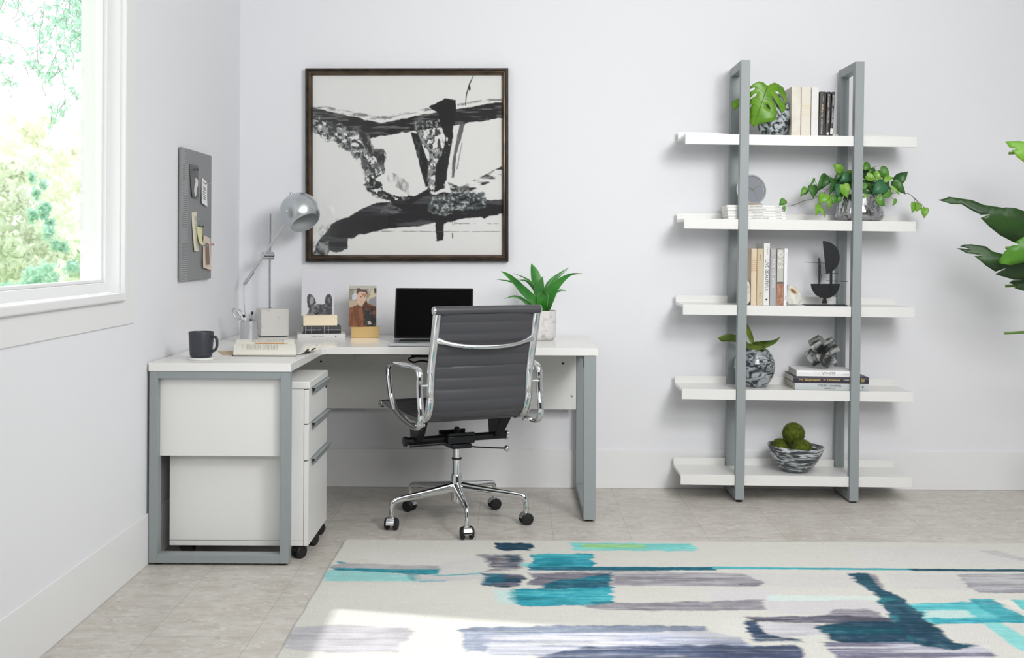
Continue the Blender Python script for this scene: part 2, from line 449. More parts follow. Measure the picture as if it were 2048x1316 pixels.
def dyed_sheet(name, P, Cc, mat, parent=None, loc=None, back=None):
    "P: (ny, nx, 3) points, Cc: (ny, nx, 3) colours -> mesh with colour attribute; back = offset vector gives it thickness"
    ny, nx = P.shape[:2]; v = P.reshape(-1, 3)
    M = MAT[parent.name].inverted() if parent is not None else Matrix.Translation(-Vector(loc))
    Mn = np.array(M); v = v @ Mn[:3, :3].T + Mn[:3, 3]
    i = np.arange(ny * nx).reshape(ny, nx)
    q = np.stack([i[:-1, :-1], i[:-1, 1:], i[1:, 1:], i[1:, :-1]], -1).reshape(-1, 4)
    col = Cc.reshape(-1, 3)
    if back is not None:
        per = np.concatenate([i[0, :], i[1:, -1], i[-1, -2::-1], i[-2:0:-1, 0]])
        b = v[per] + (Mn[:3, :3] @ np.array(back)); n0 = len(v)
        v = np.concatenate([v, b]); col = np.concatenate([col, col[per]])
        m = len(per); k = np.arange(m); k2 = (k + 1) % m
        q = np.concatenate([q, np.stack([per[k], n0 + k, n0 + k2, per[k2]], -1)])
    me = bpy.data.meshes.new(name)
    me.vertices.add(len(v)); me.vertices.foreach_set('co', v.astype(np.float32).ravel())
    me.loops.add(len(q) * 4); me.loops.foreach_set('vertex_index', q.astype(np.int32).ravel())
    me.polygons.add(len(q)); me.polygons.foreach_set('loop_start', np.arange(0, len(q) * 4, 4, dtype=np.int32))
    me.update(calc_edges=True)
    a = me.color_attributes.new('dye', 'FLOAT_COLOR', 'POINT')
    a.data.foreach_set('color', np.concatenate([col, np.ones((len(col), 1))], 1).astype(np.float32).ravel())
    me.materials.append(mat)
    o = bpy.data.objects.new(name, me); COL.objects.link(o)
    if parent is not None: o.parent = parent; MAT[o.name] = MAT[parent.name]
    else: o.location = loc; MAT[o.name] = Matrix.Translation(loc)
    return o
# ------------------------------------------------------------------ L-shaped desk
TOP = 0.75; DX0 = -1.354; DX1 = 0.362; DYF = 4.31; DYM = 5.03; DYB = 5.742
desk = thing('desk', 'white L-shaped desk with grey metal end frames in the room corner', 'desk', (-0.6, 5.2, 0))
poly = [(DX0, DYF), (-0.827, DYF), (-0.827, 4.995), (-0.808, DYM), (DX1, DYM), (DX1, DYB), (DX0, DYB)]
MB().prism(poly, TOP - 0.031, TOP).build('worktop', M_desk, desk, bevel=0.0015, smooth=18)
# end frame of the return, faces the camera
m = MB(); fx0, fx1, fy0, fy1 = -1.352, -0.832, DYF + 0.004, DYF + 0.052
for a, b in ((fx0, fx0 + 0.032), (fx1 - 0.034, fx1)): m.box(a, b, fy0, fy1, 0.008, TOP - 0.031)
m.box(fx0 + 0.032, fx1 - 0.034, fy0, fy1, 0.008, 0.041); m.box(fx0 + 0.032, fx1 - 0.034, fy0, fy1, TOP - 0.058, TOP - 0.031)
m.build('end_frame', M_grey, desk, bevel=0.0015)
for x in (fx0 + 0.03, fx1 - 0.03):
    MB().cyl((x, DYF + 0.028, 0), (x, DYF + 0.028, 0.009), 0.015).build('levelling_foot', M_rubber, desk)
# end frame of the long wing, side on
m = MB(); lx0, lx1 = 0.302, 0.354
m.box(lx0, lx1, DYM + 0.005, DYM + 0.035, 0.008, TOP - 0.031); m.box(lx0, lx1, DYB - 0.06, DYB - 0.03, 0.008, TOP - 0.031)
m.box(lx0, lx1, DYM + 0.035, DYB - 0.06, 0.008, 0.038); m.box(lx0, lx1, DYM + 0.035, DYB - 0.06, TOP - 0.061, TOP - 0.031)
m.build('end_frame', M_grey, desk, bevel=0.0015)
for y in (DYM + 0.03, DYB - 0.06):
    MB().cyl((0.328, y, 0), (0.328, y, 0.009), 0.014).build('levelling_foot', M_rubber, desk)
MB().box(fx0 + 0.03, fx1 - 0.032, fy1 - 0.016, fy1 - 0.001, 0.40, TOP - 0.032).build('end_panel', M_white, desk, bevel=0.001)
MB().box(-1.33, 0.30, 5.655, 5.67, 0.40, TOP - 0.032).build('modesty_panel', M_white, desk, bevel=0.001)
m = MB(); m.box(-0.76, -0.40, 5.60, 5.654, 0.63, 0.642); m.box(-0.76, -0.40, 5.60, 5.606, 0.642, 0.665)
m.build('cable_tray', M_white, desk, bevel=0.001)
for px, py, Y in ((642, 723, 5.654), (740, 725, 5.654), (1126, 727, 5.654), (1144, 792, 5.654), (1146, 712, 5.654)):
    p = at(px, py, Y); MB().cyl(p, p + Vector((0, -0.003, 0)), 0.005, n=16).cyl(p + Vector((0, -0.003, 0)), p + Vector((0, -0.004, 0)), 0.0025, n=6).build('screw', [M_blackm if px < 700 or px == 1126 else M_satin], desk)
m = MB(); m.box(0.298, 0.3025, 5.075, 5.10, 0.66, 0.717)
m.build('corner_bracket', M_satin, desk)
# power adapter and cable under the worktop
pa = thing('power_adapter', 'black power adapter fixed under the desk edge behind the chair', 'power adapter', at(840, 716, 5.35))
MB().box(-0.475, -0.36, 5.36, 5.44, 0.676, TOP - 0.0312).build('adapter_body', M_black, pa, bevel=0.004)
MB().tube(catmull([(-0.44, 5.36, 0.684), (-0.485, 5.34, 0.672), (-0.46, 5.32, 0.658), (-0.42, 5.33, 0.664), (-0.35, 5.35, 0.650), (-0.30, 5.38, 0.662), (-0.362, 5.39, 0.684)]), 0.0042, n=8).build('cable', M_black, pa)

# ------------------------------------------------------------------ rolling file cabinet
fc = thing('file_cabinet', 'white three-drawer rolling file cabinet under the desk return', 'file cabinet', (-1.04, 4.62, 0))
cx0, cx1, cy0, cy1 = -1.300, -0.795, 4.402, 4.828
CB, CT = 0.052, 0.672
m = MB(); m.box(cx0, cx1, cy0, cy1, CB + 0.020, CT - 0.028); m.box(cx0, cx1, cy0, cy1, CB, CB + 0.0185)
m.build('carcass', M_white, fc, bevel=0.001)
MB().box(cx0, cx1 + 0.022, cy0 - 0.002, cy1 + 0.002, CT - 0.0265, CT).build('cabinet_top', M_white, fc, bevel=0.002)
for z0, z1 in ((0.5135, CT - 0.030), (0.3755, 0.509), (CB, 0.371)):
    d = MB().box(cx1 + 0.001, cx1 + 0.019, cy0 - 0.001, cy1 + 0.001, z0, z1).build('drawer', M_white, fc, bevel=0.0012)
    h = MB()
    h.box(cx1 + 0.0, cx1 + 0.040, cy0 + 0.055, cy1, z1 + 0.0003, z1 + 0.0022)
    h.prism([(cx1 + 0.038, z1 + 0.0022), (cx1 + 0.040, z1 + 0.0022), (cx1 + 0.027, z1 - 0.025), (cx1 + 0.0252, z1 - 0.025)], cy0 + 0.055, cy1, lambda p, q, a: (p, a, q))
    h.build('handle', M_grey, d)
p = Vector((cx1 + 0.019, cy1 - 0.03, CT - 0.062))
MB().cyl(p, p + Vector((0.003, 0, 0)), 0.008).build('lock', M_blackm, fc)
def caster(mb_parent, x, y, r, yaw, top, ww=0.0125, hw=0.012, hr=1.2):
    M = Matrix.Translation((x, y, r)) @ Matrix.Rotation(yaw, 4, 'Z')
    w = MB()
    for sgn in (-1, 1):
        prof = [(0, -0.009), (r * 0.75, -0.009), (r, -0.005), (r, 0.004), (r * 0.8, 0.009), (0, 0.011)]
        MM = M @ Matrix.Translation((0, sgn * ww, 0)) @ Matrix.Rotation(-sgn * PI / 2, 4, 'X')
        w.lathe(prof, n=28, M=MM)
    o = w.build('caster', M_rubber, mb_parent)
    h = MB(); pts = []
    for k in range(11):
        a = math.radians(-5 + 175 * k / 10)
        pts.append((math.cos(a), math.sin(a)))
    ri, ro = r * 1.04, r * hr
    poly = [(p[0] * ro, p[1] * ro) for p in pts] + [(p[0] * ri, p[1] * ri) for p in pts[::-1]]
    h.prism(poly, -hw, hw, lambda p, q, a: tuple(M @ Vector((p, a, q))))
    h.cyl(M @ Vector((0, 0, r * 0.4)), (x, y, top), 0.006)
    return o, h
for x, y, yaw, r in ((-0.815, 4.43, 0.9, 0.0250), (-0.80, 4.62, 1.2, 0.0245), (-0.805, 4.79, 0.5, 0.0250), (-1.245, 4.455, 0.1, 0.0250), (-1.245, 4.78, 0.4, 0.0250)):
    o, h = caster(fc, x, y, r, yaw, CB)
    h.build('fork', M_rubber, o)

# ------------------------------------------------------------------ office chair
chair = thing('office_chair', 'grey ribbed leather swivel chair with chrome arms, back to the viewer', 'office chair', (-0.2465, 5.022, 0), math.radians(25))
CM = MAT[chair.name]
def C(x, y, z): return CM @ Vector((x, y, z))
prof = catmull([(-0.325, 0.93), (-0.300, 0.83), (-0.262, 0.70), (-0.250, 0.61), (-0.245, 0.55), (-0.218, 0.498), (-0.155, 0.468), (-0.02, 0.460), (0.12, 0.464), (0.26, 0.482), (0.335, 0.484)], 10)
prof = [Vector((0, p.x, p.y)) for p in prof]
# resample evenly
def resample(P, n):
    d = [0]
    for a, b in zip(P[:-1], P[1:]): d.append(d[-1] + (b - a).length)
    out = []
    for k in range(n + 1):
        t = d[-1] * k / n; i = 0
        while i < len(P) - 2 and d[i + 1] < t: i += 1
        u = (t - d[i]) / max(1e-9, d[i + 1] - d[i]); out.append(P[i].lerp(P[i + 1], min(1, max(0, u))))
    return out, d[-1]
P, LEN = resample(prof, 230)
def sling(i0, i1, hw):
    vs = []; fs = []; nx = 10; K = nx + 1
    idx = list(range(i0, i1 + 1))
    for i in idx:
        T = (P[min(i + 1, len(P) - 1)] - P[max(i - 1, 0)]).normalized(); N = Vector((0, -T.z, T.y))
        s_ = LEN * i / 230; ph = (s_ % 0.0475) / 0.0475
        t = 0.0035 + 0.0050 * (abs(math.sin(PI * ph)) ** 0.45)
        for sg in (1, -1):
            for k in range(K):
                x = -hw + 2 * hw * k / nx
                e = 1.0 if 0 < k < nx else 0.5
                bow = 0.016 * (1 - (x / hw) ** 2) * (1 if s_ < 0.46 else 0)
                vs.append(CM @ (P[i] + N * (sg * t * e) + Vector((x, -bow if s_ < 0.46 else 0, 0))))
    n = len(idx)
    for a in range(n - 1):
        for k in range(nx):
            b0 = a * 2 * K; b1 = (a + 1) * 2 * K
            fs.append((b0 + k, b0 + k + 1, b1 + k + 1, b1 + k))
            fs.append((b0 + K + k, b1 + K + k, b1 + K + k + 1, b0 + K + k + 1))
        for k in (0, nx):
            fs.append((b0 + k, b1 + k, b1 + K + k, b0 + K + k))
    fs.append(tuple(range(0, K)) + tuple(range(2 * K - 1, K - 1, -1)))
    q = (n - 1) * 2 * K
    fs.append(tuple(range(q, q + K)) + tuple(range(q + 2 * K - 1, q + K - 1, -1)))
    return MB().add(vs, fs)
cut = min(range(231), key=lambda i: abs(LEN * i / 230 - 0.49))
sling(3, cut, 0.206).build('backrest', M_leather, chair, smooth=60)
sling(cut, 227, 0.208).build('seat', M_leather, chair, smooth=60)
# top and front rolls with chrome caps
for (y, z), nm in (((-0.327, 0.930), 'head_roll'), ((0.335, 0.482), 'front_roll')):
    r = MB().cyl(C(-0.232, y, z), C(0.232, y, z), 0.0185 if nm == 'head_roll' else 0.0165, n=28).build(nm, M_leather, chair)
    for sg in (-1, 1): e = MB().lathe([(0, 0), (0.012, 0.0), (0.0165, -0.003), (0.0178, -0.008), (0.0178, -0.012)] if nm == 'head_roll' else [(0, 0), (0.012, 0), (0.0155, -0.004), (0.0160, -0.010)], n=24, M=CM @ Matrix.Translation((sg * 0.2405, y, z)) @ Matrix.Rotation(sg * PI / 2, 4, 'Y')).build('end_cap', M_chrome, r)
for sg in (-1, 1):
    rail = MB()
    pts = [C(sg * 0.220, p.y - 0.004, p.z) for p in P[3:226:3]]
    rail.tube(pts, 0.0125, n=20, r2=1.42, up=CM.to_3x3() @ Vector((1, 0, 0)))
    rail.build('side_rail', M_chrome, chair)
    x = sg * 0.267
    loop = [(x, -0.255, 0.60), (x, -0.262, 0.70), (x, -0.10, 0.695), (x, 0.13, 0.685), (x, 0.125, 0.63), (x, 0.075, 0.50), (x, -0.05, 0.466), (x, -0.16, 0.450), (x, -0.25, 0.450), (x, -0.283, 0.50)]
    lp = chaikin([C(*q) for q in loop], 3, True)
    arm = MB().tube(lp, 0.0098, n=14, closed=True, r2=1.42, up=CM.to_3x3() @ Vector((1, 0, 0)))
    for (yy, zz) in ((-0.262, 0.625), (-0.20, 0.457), (0.0, 0.466)):
        arm.cyl(C(sg * 0.222, yy + 0.004, zz), C(sg * 0.266, yy, zz), 0.006, n=12)
    arm.build('armrest', M_chrome, chair)
# lumbar bar
pts = [C(x, -0.292 - 0.052 * (1 - (x / 0.215) ** 2) ** 0.8, 0.812 - 0.030 * (1 - abs(x / 0.215) ** 2.5)) for x in np.linspace(-0.215, 0.215, 25)]
MB().tube(pts, [0.018 if i in (0, 24) else 0.014 if i in (1, 23) else 0.0095 for i in range(25)], n=14).build('lumbar_bar', M_chrome, chair)
# under-seat spreader bar, in black
for sg in (-1, 1):
    m = MB(); m.add([C(sg * 0.20, -0.13, 0.458), C(sg * 0.20, 0.05, 0.456), C(sg * 0.20, 0.035, 0.36), C(sg * 0.20, -0.03, 0.36),
           C(sg * 0.165, -0.09, 0.456), C(sg * 0.165, 0.05, 0.456), C(sg * 0.165, 0.035, 0.36), C(sg * 0.165, -0.03, 0.36)],
          [(0, 1, 2, 3), (4, 7, 6, 5), (0, 4, 5, 1), (1, 5, 6, 2), (2, 6, 7, 3), (3, 7, 4, 0)])
    m.build('seat_bracket', M_blackm, chair, bevel=0.003)
MB().cyl(C(-0.228, 0.0, 0.362), C(0.228, 0.0, 0.362), 0.0165).build('torsion_bar', M_blackm, chair)
for sg in (-1, 1):
    MB().cyl(C(sg * 0.228, 0, 0.362), C(sg * 0.242, 0, 0.362), 0.021, n=28).build('bar_cap', M_chrome if sg > 0 else [M_blackm], chair, bevel=0.002)
m = MB(); m.box(-0.062, 0.062, -0.055, 0.06, 0.345, 0.378, M=CM); m.box(-0.045, 0.045, -0.062, 0.05, 0.325, 0.345, M=CM)
m.box(-0.062, 0.062, -0.055, -0.045, 0.378, 0.392, M=CM); m.box(-0.062, 0.062, 0.05, 0.06, 0.378, 0.392, M=CM)
m.cyl(C(0, 0, 0.37), C(0, 0, 0.41), 0.012, n=16)
m.build('tilt_mechanism', M_blackm, chair, bevel=0.004)
MB().cyl(C(-0.22, -0.018, 0.345), C(-0.05, -0.03, 0.348), 0.007, n=12).build('tension_rod', M_blackm, chair)
lv = MB().tube(catmull([C(0.02, -0.02, 0.340), C(0.06, -0.03, 0.326), C(0.12, -0.03, 0.318), C(0.215, -0.03, 0.308)]), 0.0035, n=10).build('height_lever', M_blackm, chair)
MB().ball(C(0.224, -0.03, 0.307), 0.0135).build('lever_knob', M_chrome, lv)
MB().lathe([(0, 0.335), (0.0165, 0.335), (0.0165, 0.275), (0.0205, 0.274), (0.0205, 0.268), (0.0185, 0.267), (0.0185, 0.205), (0, 0.205)], c=(-0.2465, 5.022, 0), n=32).build('gas_lift', M_chrome, chair)
MB().lathe([(0.0165, 0.2785), (0.0215, 0.278), (0.0215, 0.272), (0.0165, 0.2715)], c=(-0.2465, 5.022, 0), n=32).build('lift_ring', M_rubber, chair)
MB().lathe([(0, 0.208), (0.022, 0.208), (0.025, 0.200), (0.025, 0.105), (0.022, 0.090), (0.016, 0.082), (0, 0.082)], c=(-0.2465, 5.022, 0), n=32).build('base_hub', M_chrome, chair)
HUB = Vector((-0.2465, 5.022, 0))
CR = 0.0255
for deg, cyaw in ((-79, -1.35), (-7, 0.4), (58, 0.35), (137, 2.7), (209, -1.75)):
    a = math.radians(deg); d = Vector((math.cos(a), math.sin(a), 0))
    R = 0.302
    pts = chaikin([HUB + d * 0.015 + Vector((0, 0, 0.152)), HUB + d * 0.13 + Vector((0, 0, 0.137)), HUB + d * 0.277 + Vector((0, 0, 0.124)), HUB + d * 0.298 + Vector((0, 0, 0.112)), HUB + d * 0.302 + Vector((0, 0, 0.066))], 3)
    n = len(pts); rr = []; perp = d.cross(Vector((0, 0, 1)))
    for q in pts:
        k = min(1, (q - HUB - Vector((0, 0, q.z))).length / 0.27); rr.append(0.0245 - 0.0115 * k if q.z > 0.105 else 0.0118)
    leg = MB().tube(pts, rr, n=16, r2=0.72, up=perp).build('leg', M_chrome, chair)
    c = HUB + d * R
    o, h = caster(chair, c.x, c.y, CR, cyaw, 0.068, 0.0185, 0.0165, 1.14)
    h.cyl(c + Vector((0, 0, CR * 1.08)), c + Vector((0, 0, 0.075)), 0.011, n=16)
    h.build('caster_hood', M_chrome, o)
# ------------------------------------------------------------------ framed abstract print on the back wall
WP = BACK
pic = thing('framed_print', 'large square black-framed abstract ink print hanging above the desk', 'framed picture', at(813, 331, WP - 0.02))
a0 = at(610.5, 136.5, WP - 0.035); a1 = at(1014.5, 525.5, WP - 0.035)
PX0, PX1, PZ1, PZ0 = a0.x, a1.x, a0.z, a1.z
tilt = Matrix.Translation((PX0, 0, PZ1)) @ Matrix.Rotation(math.radians(-0.35), 4, 'Y') @ Matrix.Translation((-PX0, 0, -PZ1))
def frame_ring(prof, mat, name):
    mb = MB(); vs = []; fs = []
    for (ins, y) in prof:
        for (x, z) in ((PX0 + ins, PZ1 - ins), (PX1 - ins, PZ1 - ins), (PX1 - ins, PZ0 + ins), (PX0 + ins, PZ0 + ins)):
            vs.append(tilt @ Vector((x, WP - y, z)))
    for k in range(len(prof) - 1):
        for j in range(4):
            j2 = (j + 1) % 4; fs.append((k * 4 + j, k * 4 + j2, (k + 1) * 4 + j2, (k + 1) * 4 + j))
    return mb.add(vs, fs).build(name, mat, pic, smooth=30)
M_frame = pmat('dark_bronze_frame', (42, 38, 35), 0.32, 0.3, c2=(60, 52, 44), scale=30)
M_framein = pmat('bronze_frame_inner', (98, 80, 66), 0.3, 0.75, c2=(70, 62, 50), scale=14, lo=0.35, hi=0.65)
frame_ring([(0, 0.002), (0, 0.036), (0.004, 0.040), (0.010, 0.040), (0.012, 0.037), (0.014, 0.038), (0.017, 0.036)], M_frame, 'frame')
frame_ring([(0.017, 0.036), (0.021, 0.037), (0.026, 0.034), (0.031, 0.024), (0.0335, 0.016)], M_framein, 'frame_lip')
N = 430
xs = np.linspace(PX0 + 0.030, PX1 - 0.030, N); zs = np.linspace(PZ1 - 0.030, PZ0 + 0.030, N)
GX, GZ = np.meshgrid(xs, zs)
U = 34 + (GX - PX0) / (PX1 - PX0) * (1302 - 34); V = 52 + (PZ1 - GZ) / (PZ1 - PZ0) * (1275 - 52)
K = Canvas(U, V, (226, 227, 225))
DK = (50, 50, 51); GR = (120, 121, 122)
W1 = (9, 0.02)
K.fill([(60, 290), (180, 292), (330, 322), (500, 355), (640, 335), (800, 300), (830, 312), (620, 352), (505, 385), (330, 350), (180, 316), (60, 310)], (95, 96, 97), 5, (4, 0.05), 0.8, tex=(0.02, 0.08, 0.38, 0.6))
K.fill([(980, 276), (1150, 245), (1270, 238), (1270, 252), (1120, 264), (1070, 272), (985, 290)], (100, 100, 100), 4, (5, 0.05), 0.8, tex=(0.02, 0.06, 0.3, 0.55))
K.fill([(60, 300), (200, 325), (330, 355), (450, 385), (515, 396), (640, 370), (830, 328), (870, 322), (1270, 263), (1270, 366), (1000, 402), (880, 428), (690, 448), (560, 468), (430, 492), (330, 455), (200, 408), (60, 360)], DK, 5, (9, 0.03), 1, col2=((110, 110, 111), 0.012, 0.11, 0.52, 0.7))
K.fill([(60, 350), (200, 395), (330, 440), (430, 470), (455, 560), (525, 568), (530, 640), (515, 705), (450, 770), (395, 700), (365, 640), (285, 560), (180, 515), (60, 450)], (66, 67, 68), 8, (30, 0.02), 1, tex=(0.040, 0.045, 0.38, 0.46, 1), col2=((150, 152, 152), 0.06, 0.06, 0.47, 0.56))
K.fill([(340, 420), (430, 470), (445, 560), (520, 566), (528, 612), (510, 690), (480, 640), (440, 590), (400, 540)], (62, 62, 63), 5, (16, 0.03), 1, col2=((130, 131, 132), 0.03, 0.02, 0.48, 0.7))
K.fill([(380, 640), (470, 600), (500, 700), (450, 800), (410, 790)], (90, 91, 92), 6, (20, 0.03), 0.9, tex=(0.03, 0.02, 0.42, 0.56))
K.fill([(530, 695), (640, 745), (745, 830), (690, 862), (600, 800), (550, 760)], (120, 121, 121), 6, (10, 0.03), 0.9, tex=(0.03, 0.01, 0.40, 0.62))
K.fill([(390, 790), (430, 740), (505, 768), (520, 820), (600, 860), (700, 868), (800, 812), (840, 860), (650, 960), (540, 900), (440, 850)], (52, 53, 54), 6, (20, 0.025), 1, tex=(0.04, 0.05, 0.36, 0.42), col2=((140, 141, 141), 0.05, 0.05, 0.56, 0.64))
K.fill([(60, 1260), (130, 1120), (200, 1035), (330, 970), (450, 915), (600, 890), (700, 872), (830, 850), (900, 835), (1100, 842), (1165, 885), (1270, 878), (1270, 975), (1000, 1010), (900, 1028), (700, 1050), (560, 1062), (400, 1096), (300, 1130), (298, 1190), (225, 1216), (185, 1198), (172, 1240), (120, 1260)], (48, 48, 50), 6, (14, 0.02), 1, col2=((84, 84, 87), 0.004, 0.03, 0.52, 0.7))
K.fill([(60, 1150), (180, 1150), (175, 1250), (60, 1260)], (170, 172, 172), 14, (20, 0.03), 0.8, tex=(0.03, 0.03, 0.4, 0.6))
K.fill([(120, 1060), (200, 1030), (260, 1000), (250, 1060), (170, 1150), (140, 1180)], (70, 70, 72), 20, (24, 0.04), 0.6, tex=(0.04, 0.04, 0.35, 0.6))
K.fill([(920, 770), (1000, 800), (1130, 738), (1270, 665), (1270, 735), (1150, 790), (1040, 835), (940, 830)], (64, 65, 66), 5, (8, 0.03), 1, tex=(0.012, 0.05, 0.40, 0.5, 3), col2=((150, 151, 151), 0.02, 0.06, 0.5, 0.7))
K.fill([(820, 870), (1000, 808), (1175, 850), (1160, 930), (1000, 950), (900, 985), (800, 960)], (84, 90, 91), 10, (20, 0.03), 0.95, tex=(0.03, 0.05, 0.33, 0.5, 5), col2=((178, 182, 181), 0.07, 0.09, 0.52, 0.62))
K.fill([(500, 930), (560, 900), (640, 950), (600, 975), (500, 965)], (120, 121, 122), 8, (10, 0.05), 0.8, tex=(0.03, 0.05, 0.35, 0.6))
K.fill([(690, 395), (880, 372), (905, 560), (862, 650), (842, 830), (800, 834), (760, 560), (720, 450)], (74, 75, 76), 5, (12, 0.03), 1, tex=(0.06, 0.035, 0.44, 0.50, 2), col2=((150, 152, 152), 0.08, 0.06, 0.5, 0.56))
K.fill([(690, 450), (738, 468), (765, 540), (798, 640), (795, 760), (800, 800), (782, 800), (740, 640)], DK, 4, (6, 0.04), 1, col2=((90, 91, 92), 0.05, 0.02, 0.5, 0.7))
K.fill([(880, 405), (958, 400), (955, 500), (922, 690), (905, 810), (832, 838), (850, 660), (900, 560), (905, 480)], DK, 4, (8, 0.04), 1, tex=(0.06, 0.03, 0.27, 0.33, 1))
K.fill([(805, 290), (862, 265), (905, 238), (975, 250), (974, 320), (962, 405), (880, 425), (862, 330), (825, 312)], (46, 46, 47), 4, (5, 0.05))
K.fill([(640, 900), (800, 815), (812, 840), (690, 910)], DK, 4, (4, 0.05))
K.fill([(843, 1015), (900, 1015), (892, 1140), (850, 1145), (846, 1080)], DK, 4, (5, 0.06))
K.fill([(1000, 398), (1032, 396), (1005, 500), (975, 600), (962, 742), (942, 744), (955, 620), (975, 500)], (92, 93, 94), 4, (5, 0.04), 0.95, tex=(0.03, 0.01, 0.32, 0.5))
K.fill([(1008, 520), (1014, 520), (985, 690), (975, 690)], (120, 120, 120), 3, (3, 0.05), 0.7)
K.fill([(1085, 90), (1088, 92), (1062, 150), (1040, 230), (1036, 290), (1031, 290), (1035, 220), (1055, 145)], (60, 60, 60), 2.5, (1.5, 0.05))
K.fill([(1056, 160), (1064, 160), (1066, 186), (1058, 192), (1052, 182)], (60, 60, 60), 2.5, (1.5, 0.05))
K.fill([(480, 1079), (840, 1083), (1255, 1083), (1255, 1087), (840, 1088), (480, 1084)], (90, 90, 90), 2.5, (2, 0.05), 0.8, tex=(0.03, 0.02, 0.3, 0.5))
K.fill([(900, 1030), (1240, 1034), (1240, 1037), (900, 1036)], (90, 90, 90), 2.5, (3, 0.05), 0.8, tex=(0.05, 0.02, 0.45, 0.55))
for ux in (950, 962, 972): K.fill([(ux, 1022), (ux + 3, 1022), (ux + 3, 1046), (ux, 1046)], (90, 90, 90), 2.5, (3, 0.05), 0.8)
K.fill([(948, 1095), (954, 1095), (955, 1125), (948, 1130)], (70, 70, 70), 2.5, (2, 0.05))
Pts = np.stack([GX, np.full_like(GX, WP - 0.014), GZ], -1)
Tn = np.array(tilt); Pts = Pts @ Tn[:3, :3].T + Tn[:3, 3]
dyed_sheet('artwork', Pts, K.C, amat('ink_on_paper', 0.8), pic, back=(0, 0.008, 0))
vs = [tilt @ Vector((x, WP - 0.0175, z)) for x, z in ((PX0 + 0.03, PZ1 - 0.03), (PX1 - 0.03, PZ1 - 0.03), (PX1 - 0.03, PZ0 + 0.03), (PX0 + 0.03, PZ0 + 0.03))]
MB().add(vs + [v + Vector((0, 0.0015, 0)) for v in vs], [(0, 1, 2, 3), (7, 6, 5, 4), (0, 4, 5, 1), (1, 5, 6, 2), (2, 6, 7, 3), (3, 7, 4, 0)]).build('picture_glass', M_pictureglass, pic)

# ------------------------------------------------------------------ magnetic notice board on the left wall
XB = LEFT + 0.016
b = [on_left(364.5, 295, XB), on_left(423, 311, XB), on_left(422.5, 558, XB), on_left(361.5, 561.5, XB)]
y0 = (b[0].y + b[3].y) / 2; y1 = (b[1].y + b[2].y) / 2; z1 = (b[0].z + b[1].z) / 2; z0 = (b[2].z + b[3].z) / 2
nb = thing('notice_board', 'grey metal magnetic notice board with papers, on the left wall', 'notice board', (LEFT + 0.008, (y0 + y1) / 2, (z0 + z1) / 2))
M_board = pmat('board_grey_metal', (138, 139, 141), 0.5, 0.0)
MB().box(LEFT + 0.004, XB, y0, y1, z0, z1).build('board_panel', M_board, nb, bevel=0.002)
# perforated strip on the near side
m_perf = bpy.data.materials.new('perforated_metal'); m_perf.use_nodes = True
nt = m_perf.node_tree; bb = nt.nodes['Principled BSDF']; bb.inputs['Roughness'].default_value = 0.5
tc = nt.nodes.new('ShaderNodeTexCoord'); vo = nt.nodes.new('ShaderNodeTexVoronoi'); vo.inputs['Scale'].default_value = 125; vo.inputs['Randomness'].default_value = 0.0
mp = nt.nodes.new('ShaderNodeMapping'); mp.inputs['Scale'].default_value = (0, 1, 1); nt.links.new(tc.outputs['Object'], mp.inputs[0]); nt.links.new(mp.outputs[0], vo.inputs['Vector'])
rp = nt.nodes.new('ShaderNodeValToRGB'); rp.color_ramp.elements[0].position = 0.28; rp.color_ramp.elements[1].position = 0.36
rp.color_ramp.elements[0].color = lin((60, 60, 62)); rp.color_ramp.elements[1].color = lin((168, 169, 171)); nt.links.new(vo.outputs['Distance'], rp.inputs[0]); nt.links.new(rp.outputs[0], bb.inputs['Base Color'])
MB().box(XB, XB + 0.0015, y0 + 0.002, y0 + 0.085, z0 + 0.002, z1 - 0.002).build('perforated_strip', m_perf, nb)
def note(name, label, corners, mat, cat='note', off=0.002, lift=0.006, marks=None, mm=None):
    c = [on_left(x, y, XB + off) for x, y in corners]
    cen = sum(c, Vector()) / 4
    r = thing(name, label, cat, cen, group=None)
    mb = MB(); n = 6; vs = []
    for i in range(n + 1):
        t = i / n
        for q in (c[0].lerp(c[3], t), c[0].lerp(c[3], t).lerp(c[1].lerp(c[2], t), 0.5), c[1].lerp(c[2], t)):
            vs.append(q + Vector((lift * t * t, 0, 0)))
    vs2 = [v + Vector((0.0006, 0, 0)) for v in vs]; k = len(vs)
    fs = []
    for i in range(n):
        for j in range(2):
            a = i * 3 + j; fs += [(a, a + 1, a + 4, a + 3), (k + a, k + a + 3, k + a + 4, k + a + 1)]
        for j in (0, 2): a = i * 3 + j; fs.append((a, a + 3, k + a + 3, k + a))
    fs += [(0, 1, k + 1, k), (1, 2, k + 2, k + 1), (3 * n, 3 * n + 1, k + 3 * n + 1, k + 3 * n), (3 * n + 1, 3 * n + 2, k + 3 * n + 2, k + 3 * n + 1)]
    mb.add(vs + vs2, fs).build('sheet', mat, r)
    if marks:
        pb = MB()
        for poly in marks:
            pts = []
            for (u, v) in poly:
                q = c[0].lerp(c[1], u).lerp(c[3].lerp(c[2], u), v); pts.append(q + Vector((lift * v * v + 0.0012, 0, 0)))
            pb.add(pts, [tuple(range(len(pts)))])
        pb.build('printing', mm, r)
    return r
M_note = pmat('note_paper', (236, 237, 240), 0.8); M_yel = pmat('yellow_paper', (226, 222, 170), 0.8); M_cre = pmat('cream_paper', (226, 222, 200), 0.8)
M_dcard = pmat('dark_photo_card', (98, 99, 102), 0.5); M_peach = pmat('old_photo_paper', (222, 205, 190), 0.7); M_lite = pmat('print_light', (222, 218, 214), 0.7)
